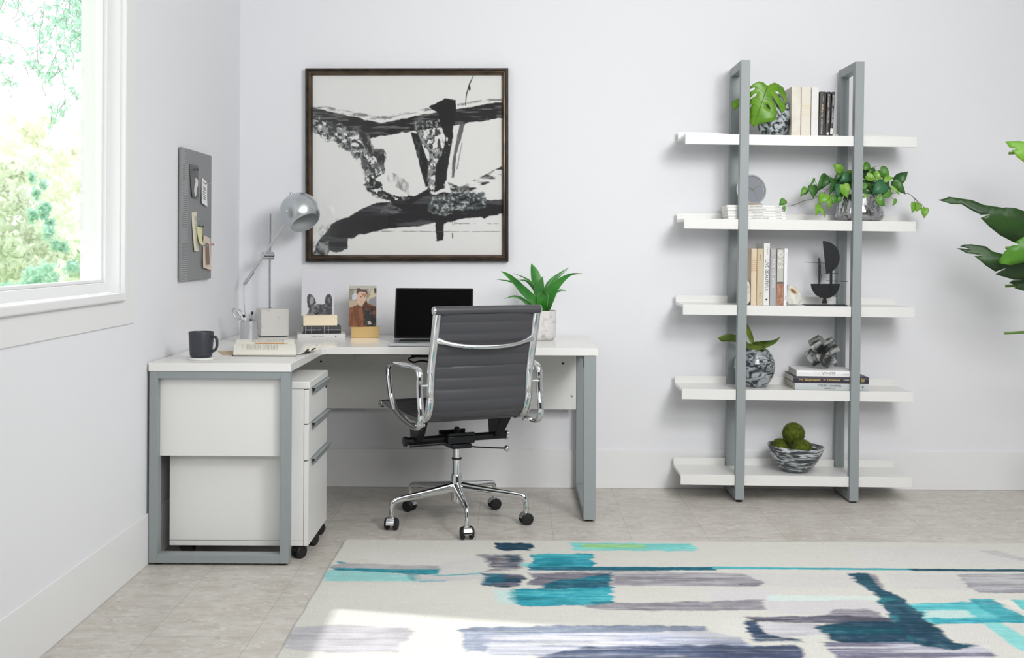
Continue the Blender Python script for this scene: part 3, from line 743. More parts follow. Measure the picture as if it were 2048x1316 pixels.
M_greymark = pmat('print_grey', (140, 134, 128), 0.7); M_brn = pmat('print_brown', (132, 112, 100), 0.7)
note('photo_card', 'dark grey photo card with a pale shape, top left on the board', [(379, 328), (396.5, 332), (395, 397.5), (382, 394)], M_dcard, 'photo card',
     marks=[[(0.40, 0.98), (0.30, 0.80), (0.45, 0.60), (0.62, 0.50), (0.55, 0.42), (0.72, 0.38), (0.95, 0.45), (0.92, 0.60), (0.7, 0.72), (0.6, 0.90)]], mm=M_lite)
note('note_sheet', 'white note with short printed lines, upper right on the board', [(404, 355), (414.5, 366), (412, 413.5), (401, 406)], M_note, 'note', marks=[[(0.2, v), (0.75, v - 0.02), (0.75, v + 0.02), (0.2, v + 0.04)] for v in (0.12, 0.3, 0.38, 0.48, 0.58, 0.68, 0.76)], mm=M_greymark)
note('ticket_strip', 'tall cream striped paper strip, lower left on the board', [(383, 424.5), (393, 424), (394.5, 501.5), (386, 503)], M_cre, 'note', marks=[[(0.45, v), (0.95, v), (0.95, v + 0.008), (0.45, v + 0.008)] for v in np.linspace(0.1, 0.95, 30)], mm=M_greymark)
note('curled_note', 'small pale yellow curled note beside the striped strip', [(394, 454), (404, 453.5), (401, 491.5), (393.5, 486)], M_yel, 'note', off=0.006, lift=0.012)
note('vintage_print', 'peach coloured print with a brown picture, lowest on the board', [(407, 470), (421, 477), (420, 540.5), (403.5, 535)], M_peach, 'note', off=0.004,
     marks=[[(0.25, 0.2), (0.75, 0.2), (0.8, 0.85), (0.3, 0.85)]], mm=M_brn)
def pin(label, px, py, mat):
    p = on_left(px, py, XB)
    r = thing('board_magnet', label, 'magnet', p)
    MB().lathe([(0, 0), (0.0055, 0), (0.0055, 0.003), (0.003, 0.006), (0.003, 0.013), (0.0055, 0.016), (0.0055, 0.019), (0, 0.020)], n=20, M=Matrix.Translation(p + Vector((0.002, 0, 0))) @ Matrix.Rotation(PI / 2, 4, 'Y')).build('magnet_body', mat, r)
M_pinsm = pmat('smoke_plastic', (95, 95, 98), 0.2); M_pinpk = pmat('pink_plastic', (190, 150, 152), 0.3)
pin('grey push magnet holding the dark photo card', 387, 339, M_pinsm)
pin('silver push magnet holding the white printed note', 411, 366, M_satin)
pin('silver push magnet holding the tall striped strip', 390, 437, M_satin)
pin('grey push magnet at the top of the curled yellow note', 398, 453, M_pinsm)
pin('small silver magnet at the left edge of the peach print', 404, 491, M_satin)
pin('pink push magnet at the upper right of the peach print', 418, 489, M_pinpk)
pin('small silver magnet at the bottom of the peach print', 407, 529, M_satin)

# ------------------------------------------------------------------ desk lamp
YL = 5.60
lb = at(541, 672, YL); LX = lb.x
M_marble = pmat('white_marble', (214, 213, 208), 0.35, c2=(168, 168, 164), scale=10, lo=0.58, hi=0.74, dist=1.4)
lamp = thing('desk_lamp', 'chrome globe desk lamp on a white marble cube', 'desk lamp', (LX, YL + 0.03, TOP))
MR = Matrix.Translation((LX, YL + 0.045, TOP)) @ Matrix.Rotation(math.radians(22), 4, 'Z')
MB().box(-0.067, 0.067, -0.067, 0.067, 0.004, 0.134, M=MR).build('lamp_base', M_marble, lamp, bevel=0.003)
MB().box(-0.056, 0.056, -0.056, 0.056, 0.0, 0.004, M=MR).build('base_pad', M_rubber, lamp)
YP = YL + 0.02
pt = at(540, 428, YP); pb_ = at(539.5, 617, YP)
MB().cyl((pt.x, YP, TOP + 0.134), (pt.x, YP, pt.z), 0.0062, n=20).cyl((pt.x, YP, TOP + 0.134), (pt.x, YP, TOP + 0.140), 0.011, n=20).build('pole', M_chrome, lamp)
YA = YP - 0.03
j = at(534, 511, YA)
MB().cyl(at(522, 511.5, YA), at(547, 511.5, YA + 0.03), 0.0195, n=28).build('pivot_joint', M_chrome, lamp, bevel=0.003)
A0 = at(487.5, 570, YA + 0.01); A1 = at(575, 441, YA - 0.05)
d = (A1 - A0).normalized()
MB().cyl(A0, A1, 0.0052, n=16).build('arm', M_chrome, lamp)
q = at(506, 544, YA + 0.005)
MB().tube([A0, A0 + (q - A0) * 0.08, q, q + d * 0.006], [0.003, 0.0085, 0.0085, 0.004], n=16).build('counterweight', M_satin, lamp)
sc = at(599.5, 425, YA - 0.08); SR = 0.0955
nrm = Vector((0.49, -0.40, -0.79)).normalized()
rot = nrm.to_track_quat('Z', 'Y').to_matrix().to_4x4()
sh = MB(); pr = []
a_open = math.radians(48)
for k in range(29):
    a = a_open + (PI - a_open) * k / 28; pr.append((SR * math.sin(a), SR * math.cos(a)))
pr[-1] = (0, -SR)
ri = SR - 0.003; pri = [(ri * math.sin(a_open + (PI - a_open) * k / 28), ri * math.cos(a_open + (PI - a_open) * k / 28)) for k in range(29)]; pri[-1] = (0, -ri)
sh.lathe(pr[::-1] + [pri[0]], n=64, M=Matrix.Translation(sc) @ rot)
M_shade = pmat('polished_shade', (206, 211, 215), 0.30, 1.0)
sho = sh.build('lamp_shade', M_shade, lamp, smooth=50)
MB().lathe(pri, n=64, M=Matrix.Translation(sc) @ rot).build('shade_lining', pmat('brushed_lining', (212, 216, 218), 0.45, 0.2), sho, smooth=60)
kd = Vector((-0.42, 0.0, 0.9)).normalized()
MB().cyl(sc + kd * (SR - 0.004), sc + kd * (SR + 0.010), 0.0065, n=18).build('shade_knob', M_satin, sho, bevel=0.001)
kd = Vector((-0.52, -0.85, 0.02)).normalized(); kr = kd.to_track_quat('Z', 'Y').to_matrix().to_4x4()
MB().ball(sc + kd * (SR - 0.0015), (0.0075, 0.0125, 0.004), M=kr, n=20, m=10).build('swivel_screw', M_satin, sho)
MB().ball(sc - nrm * 0.02, 0.028).cyl(sc - nrm * 0.04, sc - nrm * 0.085, 0.014).build('bulb', pmat('frosted_bulb', (235, 235, 230), 0.3), sho)
MB().tube(catmull([A0, at(488, 600, YA + 0.02), at(490, 625, YA + 0.04), at(498, 652, YA + 0.06), Vector((LX - 0.09, YL + 0.05, TOP + 0.006)), Vector((LX - 0.055, YL + 0.06, TOP + 0.004))]), 0.0022, n=8).build('cable', M_satin, lamp)

# ------------------------------------------------------------------ pen cup and what stands in it
YC = 5.27
c = at(498.5, 681, YC); CXp = c.x
cup = thing('pen_cup', 'brushed aluminium pen cup beside the marble lamp base', 'pen cup', (CXp, YC, TOP))
M_alu = pmat('brushed_aluminium', (205, 208, 211), 0.38, 0.9)
MB().lathe([(0, 0), (0.0385, 0), (0.0395, 0.002), (0.0395, 0.096), (0.0385, 0.097), (0.0365, 0.096), (0.0365, 0.004), (0, 0.004)], c=(CXp, YC, TOP), n=48).build('cup_body', M_alu, cup)
def inc(px, py, dy=0.0): return at(px, py, YC + dy)
sci = thing('scissors', 'metal scissors standing handle-up in the pen cup', 'scissors', (CXp, YC, TOP + 0.004))
hA = [inc(469 + 6.5 * math.cos(t) * 1 + 4.0 * math.sin(t), 628 + 11 * math.sin(t) + 1.5 * math.cos(t), -0.004) for t in np.linspace(0, 2 * PI, 20, endpoint=False)]
hA = [v + Vector((0.008, 0, 0)) for v in hA]
MB().tube(hA, 0.0033, n=10, closed=True).tube([inc(481, 640, -0.004), inc(488, 655, 0), Vector((CXp + 0.01, YC, TOP + 0.008))], [0.003, 0.003, 0.0015], n=8).build('scissor_blade', M_satin, sci)
hB = [v + Vector((0.018, 0.012, -0.006)) for v in hA]
MB().tube(hB, 0.0033, n=10, closed=True).tube([inc(486, 642, 0.008), inc(491, 655, 0.008), Vector((CXp + 0.004, YC + 0.008, TOP + 0.008))], [0.003, 0.003, 0.0015], n=8).build('scissor_blade', M_satin, sci)
def pen(label, top, bx, by, body, capm, r=0.0042):
    t = top; bt = Vector((CXp + bx, YC + by, TOP + 0.006)); d = (t - bt).normalized()
    o = thing('pen', label, 'pen', bt)
    MB().cyl(bt, t - d * 0.006, r * 0.8, r, n=14).build('barrel', body, o)
    MB().cyl(t - d * 0.014, t, r * 1.15, n=14).build('pen_cap', capm, o, bevel=0.0008)
M_wp = pmat('white_plastic', (232, 232, 230), 0.35)
pen('white pen with a black cap leaning left in the pen cup', inc(487, 629, -0.018), 0.012, -0.012, M_wp, M_black, 0.0048)
pen('silver pen with a black square end leaning right in the pen cup', inc(505, 623, 0.012), -0.015, 0.0, M_satin, M_black)
pen('silver clip pen in the middle of the pen cup', inc(501, 629, -0.01), -0.006, 0.010, M_satin, M_satin, 0.0036)
pen('grey pen resting low at the right rim of the pen cup', inc(506, 637, 0.0), -0.020, 0.004, M_grey, M_grey, 0.0034)

# ------------------------------------------------------------------ mug on coaster
mc = at(403, 714, 4.46); MX, MY = mc.x, 4.455
co = MB().lathe([(0, 0), (0.050, 0), (0.0525, 0.002), (0.0525, 0.0065), (0.051, 0.008), (0, 0.008)], c=(MX, MY, TOP), n=56).build('coaster', pmat('white_coaster', (228, 228, 226), 0.4), loc=(MX, MY, TOP))
tag(co, 'round white coaster under the dark mug', 'coaster')
mug = thing('mug', 'matte charcoal mug on a white coaster', 'mug', (MX, MY, TOP + 0.008))
M_mug = pmat('matte_charcoal_glaze', (58, 61, 69), 0.42)
h = 0.098
MB().lathe([(0, 0.001), (0.036, 0.001), (0.0405, 0.004), (0.0425, 0.012), (0.0475, h - 0.002), (0.047, h), (0.0445, h), (0.0438, h - 0.003), (0.039, 0.012), (0, 0.009)], c=(MX, MY, TOP + 0.008), n=64).build('mug_body', M_mug, mug, smooth=60)
ang = math.radians(-22); hd = Vector((math.cos(ang), math.sin(ang), 0)); O = Vector((MX, MY, TOP + 0.008))
hp = chaikin([O + hd * 0.042 + Vector((0, 0, 0.078)), O + hd * 0.070 + Vector((0, 0, 0.082)), O + hd * 0.074 + Vector((0, 0, 0.052)), O + hd * 0.068 + Vector((0, 0, 0.030)), O + hd * 0.040 + Vector((0, 0, 0.022))], 3)
MB().tube(hp, 0.0055, n=14, r2=1.0, up=hd.cross(Vector((0, 0, 1)))).build('handle', M_mug, mug)

# ------------------------------------------------------------------ open book with jacket flaps, and the pencil on it
bk = thing('open_book', 'open book lying face up with its dust jacket flaps spread out', 'book', (-0.96, 4.75, TOP))
BX0, BX1 = at(467, 711, 4.60).x, at(593, 711, 4.60).x
M_jack = pmat('black_book_cover', (48, 46, 50), 0.5); M_kraft = pmat('tan_endpaper', (196, 172, 146), 0.8)
MB().box(BX0 - 0.003, BX1 + 0.002, 4.585, 4.93, TOP, TOP + 0.003).build('cover', M_jack, bk, bevel=0.0008)
def pageblock(ya, yb, z_out, z_gut, x0, x1):
    "page stack between fore edge y=ya and the gutter y=yb, arched"
    n = 14; top = []
    for i in range(n + 1):
        t = i / n
        z = z_out + (z_gut - z_out) * (t ** 0.8) + 0.005 * math.sin(PI * t)
        top.append((ya + (yb - ya) * t, z))
    poly = top + [(yb, TOP + 0.003), (ya, TOP + 0.003)]
    return MB().prism(poly, x0, x1, lambda p, q, a: (a, p, q)), top
m1, t1 = pageblock(4.592, 4.765, TOP + 0.008, TOP + 0.034, BX0 + 0.001, BX1)
m1.build('page_block', M_page, bk, smooth=50)
m2, t2 = pageblock(4.925, 4.766, TOP + 0.040, TOP + 0.034, BX0 + 0.004, BX1 - 0.004)
m2.build('page_block', M_page, bk, smooth=50)
def skin(top, x0, x1, name):
    vs = []; fs = []
    for (y, z) in top: vs += [(x0, y, z + 0.0006), (x1, y, z + 0.0006), (x0, y, z + 0.0001), (x1, y, z + 0.0001)]
    for i in range(len(top) - 1): a = 4 * i; fs += [(a, a + 1, a + 5, a + 4), (a + 2, a + 6, a + 7, a + 3), (a, a + 4, a + 6, a + 2), (a + 1, a + 3, a + 7, a + 5)]
    fs += [(0, 2, 3, 1), (4 * len(top) - 4, 4 * len(top) - 3, 4 * len(top) - 1, 4 * len(top) - 2)]
    return MB().add(vs, fs).build(name, M_paper, bk, smooth=50)
skin(t1, BX0 + 0.001, BX1, 'page'); skin(t2, BX0 + 0.004, BX1 - 0.004, 'page')
def zt(top, y):
    a = sorted(top)
    for (ya, za), (yb, zb) in zip(a[:-1], a[1:]):
        if ya <= y <= yb: return za + (zb - za) * (y - ya) / (yb - ya) + 0.0009
    return a[0][1]
inks = [MB(), MB()]; ink = inks[0]; rr = random.Random(4)
def textline(x, ya, yb, top):
    y = ya
    while y < yb - 0.004:
        w_ = rr.uniform(0.006, 0.016); y2 = min(y + w_, yb)
        seg = 3; vs = []
        for i in range(seg + 1):
            yy = y + (y2 - y) * i / seg; z = zt(top, yy); vs += [(x, yy, z), (x + 0.0013, yy, z)]
        ink.add(vs, [(2 * i, 2 * i + 1, 2 * i + 3, 2 * i + 2) for i in range(seg)])
        y = y2 + 0.0025
k = 0
x = BX0 + 0.034
while x < BX0 + 0.176:
    if k not in (1, 2, 16): textline(x, 4.640, 4.742 - (0.05 if k == 25 else 0), t1)
    x += 0.0048; k += 1
x = BX0 + 0.07; ink = inks[1]
while x < BX0 + 0.20:
    textline(x, 4.80, 4.905, t2); x += 0.0048
M_lightink = pmat('faded_print', (128, 126, 120), 0.7)
for ink in inks: ink.build('printed_text', M_lightink, bk)
for ch in bk.children:
    if ch.name.split('.')[0] in ('page_block', 'page', 'printed_text', 'cover'):
        for v_ in ch.data.vertices: v_.co.x -= 0.20 * (v_.co.y + 4.75 - 4.59)
# dust jacket flaps
q = [at(437, 700, 4.80), at(467, 697, 4.86), at(467, 711, 4.66), at(447, 711, 4.66)]
xs0 = BX0
fl = [(-1.222, 4.80), (-1.08, 4.80), (-1.10, 4.63), (-1.158, 4.63)]
MB().prism(fl, TOP + 0.0005, TOP + 0.0020).build('jacket_flap', M_kraft, bk)
vs = []; fs = []; n = 12
prof2 = [(0.0, 0.004), (0.012, 0.004), (0.024, 0.008), (0.034, 0.020), (0.040, 0.022), (0.045, 0.010), (0.050, 0.020), (0.058, 0.024), (0.070, 0.018)]
for (dx, dz) in prof2:
    sh_ = dx * 1.1
    vs += [(BX1 - 0.01 + dx, 4.64 + sh_ * 1.4, TOP + dz), (BX1 - 0.01 + dx, 4.86, TOP + dz + 0.002)]
m = MB(); k = len(vs); vs2 = [(x, y, z - 0.0012) for x, y, z in vs]
fs = []
for i in range(len(prof2) - 1):
    a = 2 * i; fs += [(a, a + 1, a + 3, a + 2), (k + a, k + a + 2, k + a + 3, k + a + 1), (a, a + 2, k + a + 2, k + a), (a + 1, k + a + 1, k + a + 3, a + 3)]
m.add(vs + vs2, fs, 0); m.build('jacket_flap', [M_paper], bk, smooth=60)
m = MB(); vs = []
for (dx, dz) in prof2: vs += [(BX1 - 0.01 + dx, 4.6405 + dx * 1.1 * 1.4, TOP + dz - 0.0013), (BX1 - 0.01 + dx, 4.86, TOP + dz + 0.0006)]
m.add(vs, [(2 * i, 2 * i + 1, 2 * i + 3, 2 * i + 2) for i in range(len(prof2) - 1)]); m.build('jacket_underside', M_jack, bk, smooth=60)
pc = thing('pencil', 'wooden orange pencil lying in the gutter of the open book', 'pencil', (-0.98, 4.765, TOP + 0.03))
pa_, pb2 = at(510, 688, 4.765), at(569, 687.5, 4.765)
zz = zt(t1, 4.7645) + 0.0025
pa_.z = zz; pb2.z = zz;  pa_.y = pb2.y = 4.763
dd = (pb2 - pa_).normalized()
MB().cyl(pa_, pb2, 0.0026, n=6).build('pencil_barrel', pmat('pencil_lacquer', (214, 156, 100), 0.4), pc, smooth=0)
MB().cyl(pb2, pb2 + dd * 0.012, 0.0026, 0.0009, n=12).build('sharpened_wood', pmat('pencil_wood', (224, 196, 160), 0.7), pc)
MB().cyl(pb2 + dd * 0.012, pb2 + dd * 0.016, 0.0009, 0.0002, n=8).build('lead', M_ink, pc)

# ------------------------------------------------------------------ books (general)
def book(name, label, T, Hh, D, M, cover, group=None, texts=(), hard=True, pages=None, cat='book', bands=()):
    "T thickness (local x), Hh height (local z), D depth (local y, spine at y=0 facing -y)"
    o = bpy.data.objects.new(name, None); COL.objects.link(o); o.matrix_world = M; MAT[o.name] = M; tag(o, label, cat, group)
    t = min(0.0026, T * 0.14) if hard else 0.0008; e = 0.003 if hard else 0.0004
    m = MB(); m.box(0, t, 0, D, 0, Hh, M=M); m.box(T - t, T, 0, D, 0, Hh, M=M)
    sp = [(0, 0.001), (0, t + 0.001)] + [(T, t + 0.001), (T, 0.001)] + [(T * (1 - k / 6), 0.001 - 0.0022 * math.sin(PI * k / 6)) for k in range(1, 6)]
    m.prism(sp, 0, Hh, lambda p, q, a: tuple(M @ Vector((p, q, a))))
    m.build('book_cover', cover, o, bevel=0.0005, seg=1)
    MB().box(t, T - t, t + 0.001, D - e, e, Hh - e, M=M).build('page_block', pages or M_page, o)
    R = M.to_3x3()
    for (s, size, hpos, mat, al, xo) in texts:
        k = -1 if s[0] == '^' else 1
        lettering(o, s.lstrip('^'), size, M @ Vector((T * (0.5 + xo), -0.0016, hpos)), R @ Vector((0, 0, -k)), R @ Vector((k, 0, 0)), mat, al)
    if bands:
        for (h0, h1, bm_) in bands:
            MB().prism([(T * 0.04, -0.0013), (T * 0.5, -0.0021), (T * 0.96, -0.0013), (T * 0.96, -0.0006), (T * 0.04, -0.0006)], h0, h1, lambda p, q, a: tuple(M @ Vector((p, q, a)))).build('spine_band', bm_, o)
    return o
def lying(x1, y, z, yaw=0.0, tilt=0.0):
    "spine towards the camera, head to the left, right front corner at (x1, y, z)"
    B = Matrix(((0, 0, -1, 0), (0, 1, 0, 0), (1, 0, 0, 0), (0, 0, 0, 1)))
    return Matrix.Translation((x1, y, z)) @ Matrix.Rotation(yaw, 4, 'Z') @ Matrix.Rotation(tilt, 4, 'Y') @ B
M_gbook = pmat('grey_white_book', (214, 214, 212), 0.6); M_bbook = pmat('black_book', (44, 44, 47), 0.45); M_silver = pmat('silver_foil', (190, 190, 192), 0.35, 0.6)
M_gold = pmat('gold_foil', (206, 182, 120), 0.4, 0.4)
YB = 5.47
p0, p1 = at(594, 677, YB), at(689, 677, YB)
book('book', 'slim pale grey book lying flat, bottom of the desk stack', 0.0235, p1.x - p0.x, 0.165, lying(p1.x, YB + 0.03, TOP, math.radians(11)), M_gbook,
     texts=(('NEW YORK', 0.010, 0.128, M_greymark, 'CENTER', 0), ('\u25cf', 0.009, 0.045, M_ink, 'CENTER', 0)))
q0, q1 = at(604, 663, YB), at(679, 663, YB)
sb = book('book', 'thick black clothbound book lying on the pale grey book', 0.036, q1.x - q0.x, 0.13, lying(q1.x, YB + 0.045, TOP + 0.0238, math.radians(14)), M_bbook,
     texts=(('BLACK', 0.0085, 0.152, M_silver, 'CENTER', 0), ('PARIS  ALIVE', 0.0075, 0.115, M_silver, 'CENTER', 0), ('N', 0.0075, 0.066, M_silver, 'CENTER', 0), ('EDGARDO SOUZA', 0.007, 0.032, M_silver, 'CENTER', 0)),
     bands=[(h_, h_ + 0.0012, M_silver) for h_ in (0.165, 0.137, 0.078, 0.058)])
# ------------------------------------------------------------------ photo holders
def dogprint(cv):
    D = (72, 72, 76)
    cv.fill([(196, 560), (200, 500), (225, 472), (260, 470), (300, 500), (330, 560), (345, 610), (300, 660), (240, 700), (210, 690), (205, 640)], D, 6, (5, 0.04), col2=((110, 110, 114), 0.05, 0.02, 0.45, 0.7))
    cv.fill([(250, 520), (280, 510), (305, 550), (310, 600), (280, 630), (250, 640), (240, 580)], (176, 174, 178), 14, (8, 0.04), 0.8)
    cv.fill([(486, 600), (490, 530), (520, 480), (560, 470), (595, 500), (608, 560), (606, 700), (540, 680), (500, 640)], D, 6, (5, 0.04), col2=((112, 112, 116), 0.05, 0.02, 0.45, 0.7))
    cv.fill([(540, 520), (575, 540), (580, 600), (555, 620), (535, 590)], (128, 127, 130), 14, (8, 0.04), 0.8)
    cv.fill([(185, 805), (215, 760), (235, 700), (300, 650), (380, 625), (440, 640), (500, 620), (560, 680), (606, 690), (608, 805)], (128, 128, 131), 8, (6, 0.04), col2=((84, 84, 88), 0.02, 0.02, 0.42, 0.62))
    cv.fill([(395, 640), (430, 640), (450, 740), (430, 805), (400, 740)], (70, 70, 73), 16, (6, 0.04), 0.9)
    cv.fill([(500, 700), (600, 700), (606, 805), (520, 805)], (72, 72, 75), 22, (12, 0.04), 0.9)
    cv.fill([(310, 770), (335, 752), (370, 758), (392, 780), (370, 800), (330, 800)], (36, 36, 38), 6, (3, 0.04))
    cv.fill([(340, 766), (352, 766), (352, 776), (340, 776)], (215, 215, 215), 5, (1, 0.04))
    cv.fill([(430, 790), (470, 770), (520, 772), (545, 805), (430, 805)], (96, 96, 98), 6, (3, 0.04))
def manprint(cv):
    W = (5, 0.03)
    cv.fill([(880, 340), (1340, 340), (1340, 620), (880, 620)], (150, 146, 132), 10, W, col2=((190, 184, 168), 0.01, 0.02, 0.4, 0.6))
    cv.fill([(880, 345), (1340, 345), (1340, 400), (880, 400)], (192, 188, 176), 8, W)
    cv.fill([(880, 400), (1200, 402), (1200, 418), (880, 416)], (90, 84, 76), 5, W)
    cv.fill([(935, 560), (945, 490), (985, 455), (1015, 470), (1010, 560), (960, 580)], (206, 206, 216), 10, W)
    cv.fill([(1180, 560), (1290, 390), (1330, 400), (1340, 520), (1240, 600)], (214, 200, 168), 20, (14, 0.03), 0.7)
    cv.fill([(1205, 620), (1220, 560), (1270, 540), (1340, 500), (1340, 680), (1240, 660)], (150, 146, 156), 14, W)
    cv.fill([(1290, 380), (1340, 380), (1340, 460), (1300, 470)], (80, 70, 66), 12, W)
    cv.fill([(880, 590), (960, 580), (1030, 600), (1030, 680), (880, 700)], (190, 172, 148), 14, W)
    cv.fill([(880, 720), (960, 680), (1030, 655), (1110, 690), (1170, 620), (1340, 690), (1340, 1020), (880, 1020)], (146, 98, 72), 8, W, col2=((118, 76, 54), 0.03, 0.008, 0.4, 0.65))
    cv.fill([(1110, 600), (1180, 590), (1190, 660), (1340, 690), (1340, 760), (1200, 740), (1120, 700)], (96, 62, 52), 12, W)
    cv.fill([(1010, 470), (1040, 430), (1150, 430), (1175, 480), (1165, 560), (1150, 600), (1110, 660), (1060, 670), (1020, 610)], (214, 180, 160), 8, (2, 0.03))
    cv.fill([(1090, 470), (1175, 470), (1170, 520), (1100, 500)], (168, 112, 78), 14, W, 0.8)
    cv.fill([(1005, 480), (1010, 430), (1010, 385), (1050, 375), (1080, 400), (1150, 410), (1190, 440), (1185, 490), (1150, 445), (1060, 435), (1025, 480)], (96, 78, 74), 8, W)
    cv.fill([(1070, 520), (1095, 515), (1095, 530), (1072, 534)], (80, 70, 66), 4, (1, 0.03)); cv.fill([(1128, 520), (1148, 516), (1148, 528), (1128, 532)], (90, 70, 60), 4, (1, 0.03))
    cv.fill([(1068, 602), (1110, 600), (1110, 608), (1070, 610)], (140, 92, 82), 4, (1, 0.03))
    cv.fill([(1100, 690), (1118, 672), (1150, 720), (1165, 745), (1240, 742), (1270, 690), (1290, 730), (1270, 800), (1340, 860), (1340, 1020), (1140, 1010), (1120, 900), (1130, 800), (1105, 740)], (62, 58, 58), 7, (4, 0.04), col2=((98, 94, 92), 0.03, 0.02, 0.5, 0.7))
    cv.fill([(1190, 930), (1240, 925), (1255, 980), (1205, 985)], (196, 190, 190), 8, W)
    cv.fill([(1140, 815), (1155, 815), (1155, 835), (1140, 835)], (24, 22, 22), 5, (1, 0.03))
def holder(label, pxa, pxb, pya, pyb, Yf, card, drawf, base_col, zb, brass, rz=0.0):
    a = at(pxa, pyb, Yf); b_ = at(pxb, pya, Yf); hh = (pyb - pya) / F * Yf
    o = thing('photo_holder', label, 'photo holder', ((a.x + b_.x) / 2, Yf + 0.02, zb))
    MB().box(a.x, b_.x, Yf, Yf + 0.038, zb, zb + hh).build('brass_block', brass, o, bevel=0.001)
    xa, xb = at(card[0], pya, Yf + 0.018).x, at(card[1], pya, Yf + 0.018).x
    zt_ = at(card[0], card[2], Yf + 0.018).z
    nx, ny = 90, 120
    gx = np.linspace(xa + 0.001, xb - 0.001, nx); gz = np.linspace(zt_ - 0.0015, zb + hh - 0.004, ny)
    XX, ZZ = np.meshgrid(gx, gz)
    ux0 = (card[0] - 590) * 8.222; ux1 = (card[1] - 590) * 8.222; vy0 = (card[2] - 530) * 8.222; vy1 = (pya - 530) * 8.222
    cv = Canvas(ux0 + (XX - xa) / (xb - xa) * (ux1 - ux0), vy0 + (zt_ - ZZ) / (zt_ - zb - hh) * (vy1 - vy0), base_col)
    drawf(cv)
    dyed_sheet('photo', np.stack([XX, np.full_like(XX, Yf + 0.0185), ZZ], -1), cv.C, amat('photo_print', 0.5), o, back=(0, 0.0006, 0))
    MB().box(xa, xb, Yf + 0.0155, Yf + 0.0178, zb + hh - 0.004, zt_).build('acrylic_plate', M_pictureglass, o)
    MB().box(xa, xb, Yf + 0.0195, Yf + 0.022, zb + hh - 0.004, zt_).build('acrylic_plate', M_pictureglass, o)
    o.rotation_euler.z = math.radians(rz)
    return o
M_brass1 = pmat('pale_gold_block', (240, 226, 198), 0.32, 1.0); M_brass2 = pmat('gold_block', (202, 172, 118), 0.34, 1.0)
holder('pale gold photo holder with a dog ears photo, standing on two books', 605, 672.5, 628.5, 649.5, YB + 0.035, (602.5, 668, 537), dogprint, (216, 215, 221), TOP + 0.0238 + 0.0361, M_brass1, 13)
holder('gold photo holder with a colour photo of a person and dog', 701, 757, 654, 676, 5.555, (697.5, 752.5, 571), manprint, (160, 150, 140), TOP, M_brass2, 9)

# ------------------------------------------------------------------ laptop
lt = thing('laptop', 'open silver laptop with a black screen, partly behind the chair', 'laptop', (-0.368, 5.2, TOP))
M_lalu = pmat('laptop_aluminium', (205, 207, 209), 0.33, 0.85)
LXc, LW = -0.3705, 0.3585
MB().box(LXc - LW / 2, LXc + LW / 2, 5.06, 5.305, TOP + 0.002, TOP + 0.0155).build('laptop_base', M_lalu, lt, bevel=0.0045, seg=3)
kb = MB().box(LXc - 0.145, LXc + 0.145, 5.165, 5.275, TOP + 0.0152, TOP + 0.0158).build('keyboard', M_black, lt)
m = MB()
for r in range(6):
    n = 14; yk = 5.266 - r * 0.0182
    for k in range(n):
        if r == 5 and 4 <= k <= 8:
            if k == 4: m.box(LXc - 0.143 + 4 * 0.0205, LXc - 0.143 + 9 * 0.0205 - 0.0025, yk - 0.0155, yk, TOP + 0.0156, TOP + 0.0168)
            continue
        m.box(LXc - 0.143 + k * 0.0205, LXc - 0.143 + (k + 1) * 0.0205 - 0.0025, yk - (0.0155 if r else 0.009), yk, TOP + 0.0156, TOP + 0.0168)
m.build('key_caps', M_rubber, kb)
MB().box(LXc - 0.052, LXc + 0.052, 5.075, 5.152, TOP + 0.0153, TOP + 0.0158).build('trackpad', pmat('trackpad_grey', (196, 198, 200), 0.25, 0.4), lt)
lean = math.radians(17)
ML = Matrix.Translation((LXc, 5.302, TOP + 0.010)) @ Matrix.Rotation(-lean, 4, 'X')
lid = MB().box(-LW / 2, LW / 2, 0.0012, 0.0062, 0, 0.247, M=ML).build('screen_lid', M_lalu, lt, bevel=0.003, seg=3)
M_screen = pmat('black_glass_screen', (3, 3, 4), 0.08, spec=0.15); M_bez = pmat('dark_bezel', (14, 14, 15), 0.25)
vs = []
def rrect(x0, x1, z0, z1, r, n=6):
    out = []
    for cx_, cz_, a0_ in ((x1 - r, z1 - r, 0), (x0 + r, z1 - r, PI / 2), (x0 + r, z0 + r, PI), (x1 - r, z0 + r, 1.5 * PI)):
        for k in range(n + 1): a = a0_ + PI / 2 * k / n; out.append((cx_ + r * math.cos(a), cz_ + r * math.sin(a)))
    return out
MB().prism(rrect(-LW / 2 + 0.001, LW / 2 - 0.001, 0.008, 0.246, 0.007), 0.0, 0.0015, lambda p, q, a: tuple(ML @ Vector((p, a - 0.0002, q)))).build('bezel', M_bez, lid)
MB().box(-LW / 2 + 0.008, LW / 2 - 0.008, -0.0006, 0.0, 0.016, 0.238, M=ML).build('screen', M_screen, lid)
MB().cyl(ML @ Vector((0, -0.0007, 0.242)), ML @ Vector((0, -0.0002, 0.242)), 0.0013, n=12).build('camera_lens', M_screen, lid)
MB().cyl((LXc - 0.13, 5.300, TOP + 0.012), (LXc + 0.13, 5.300, TOP + 0.012), 0.0045).build('hinge', M_black, lt)

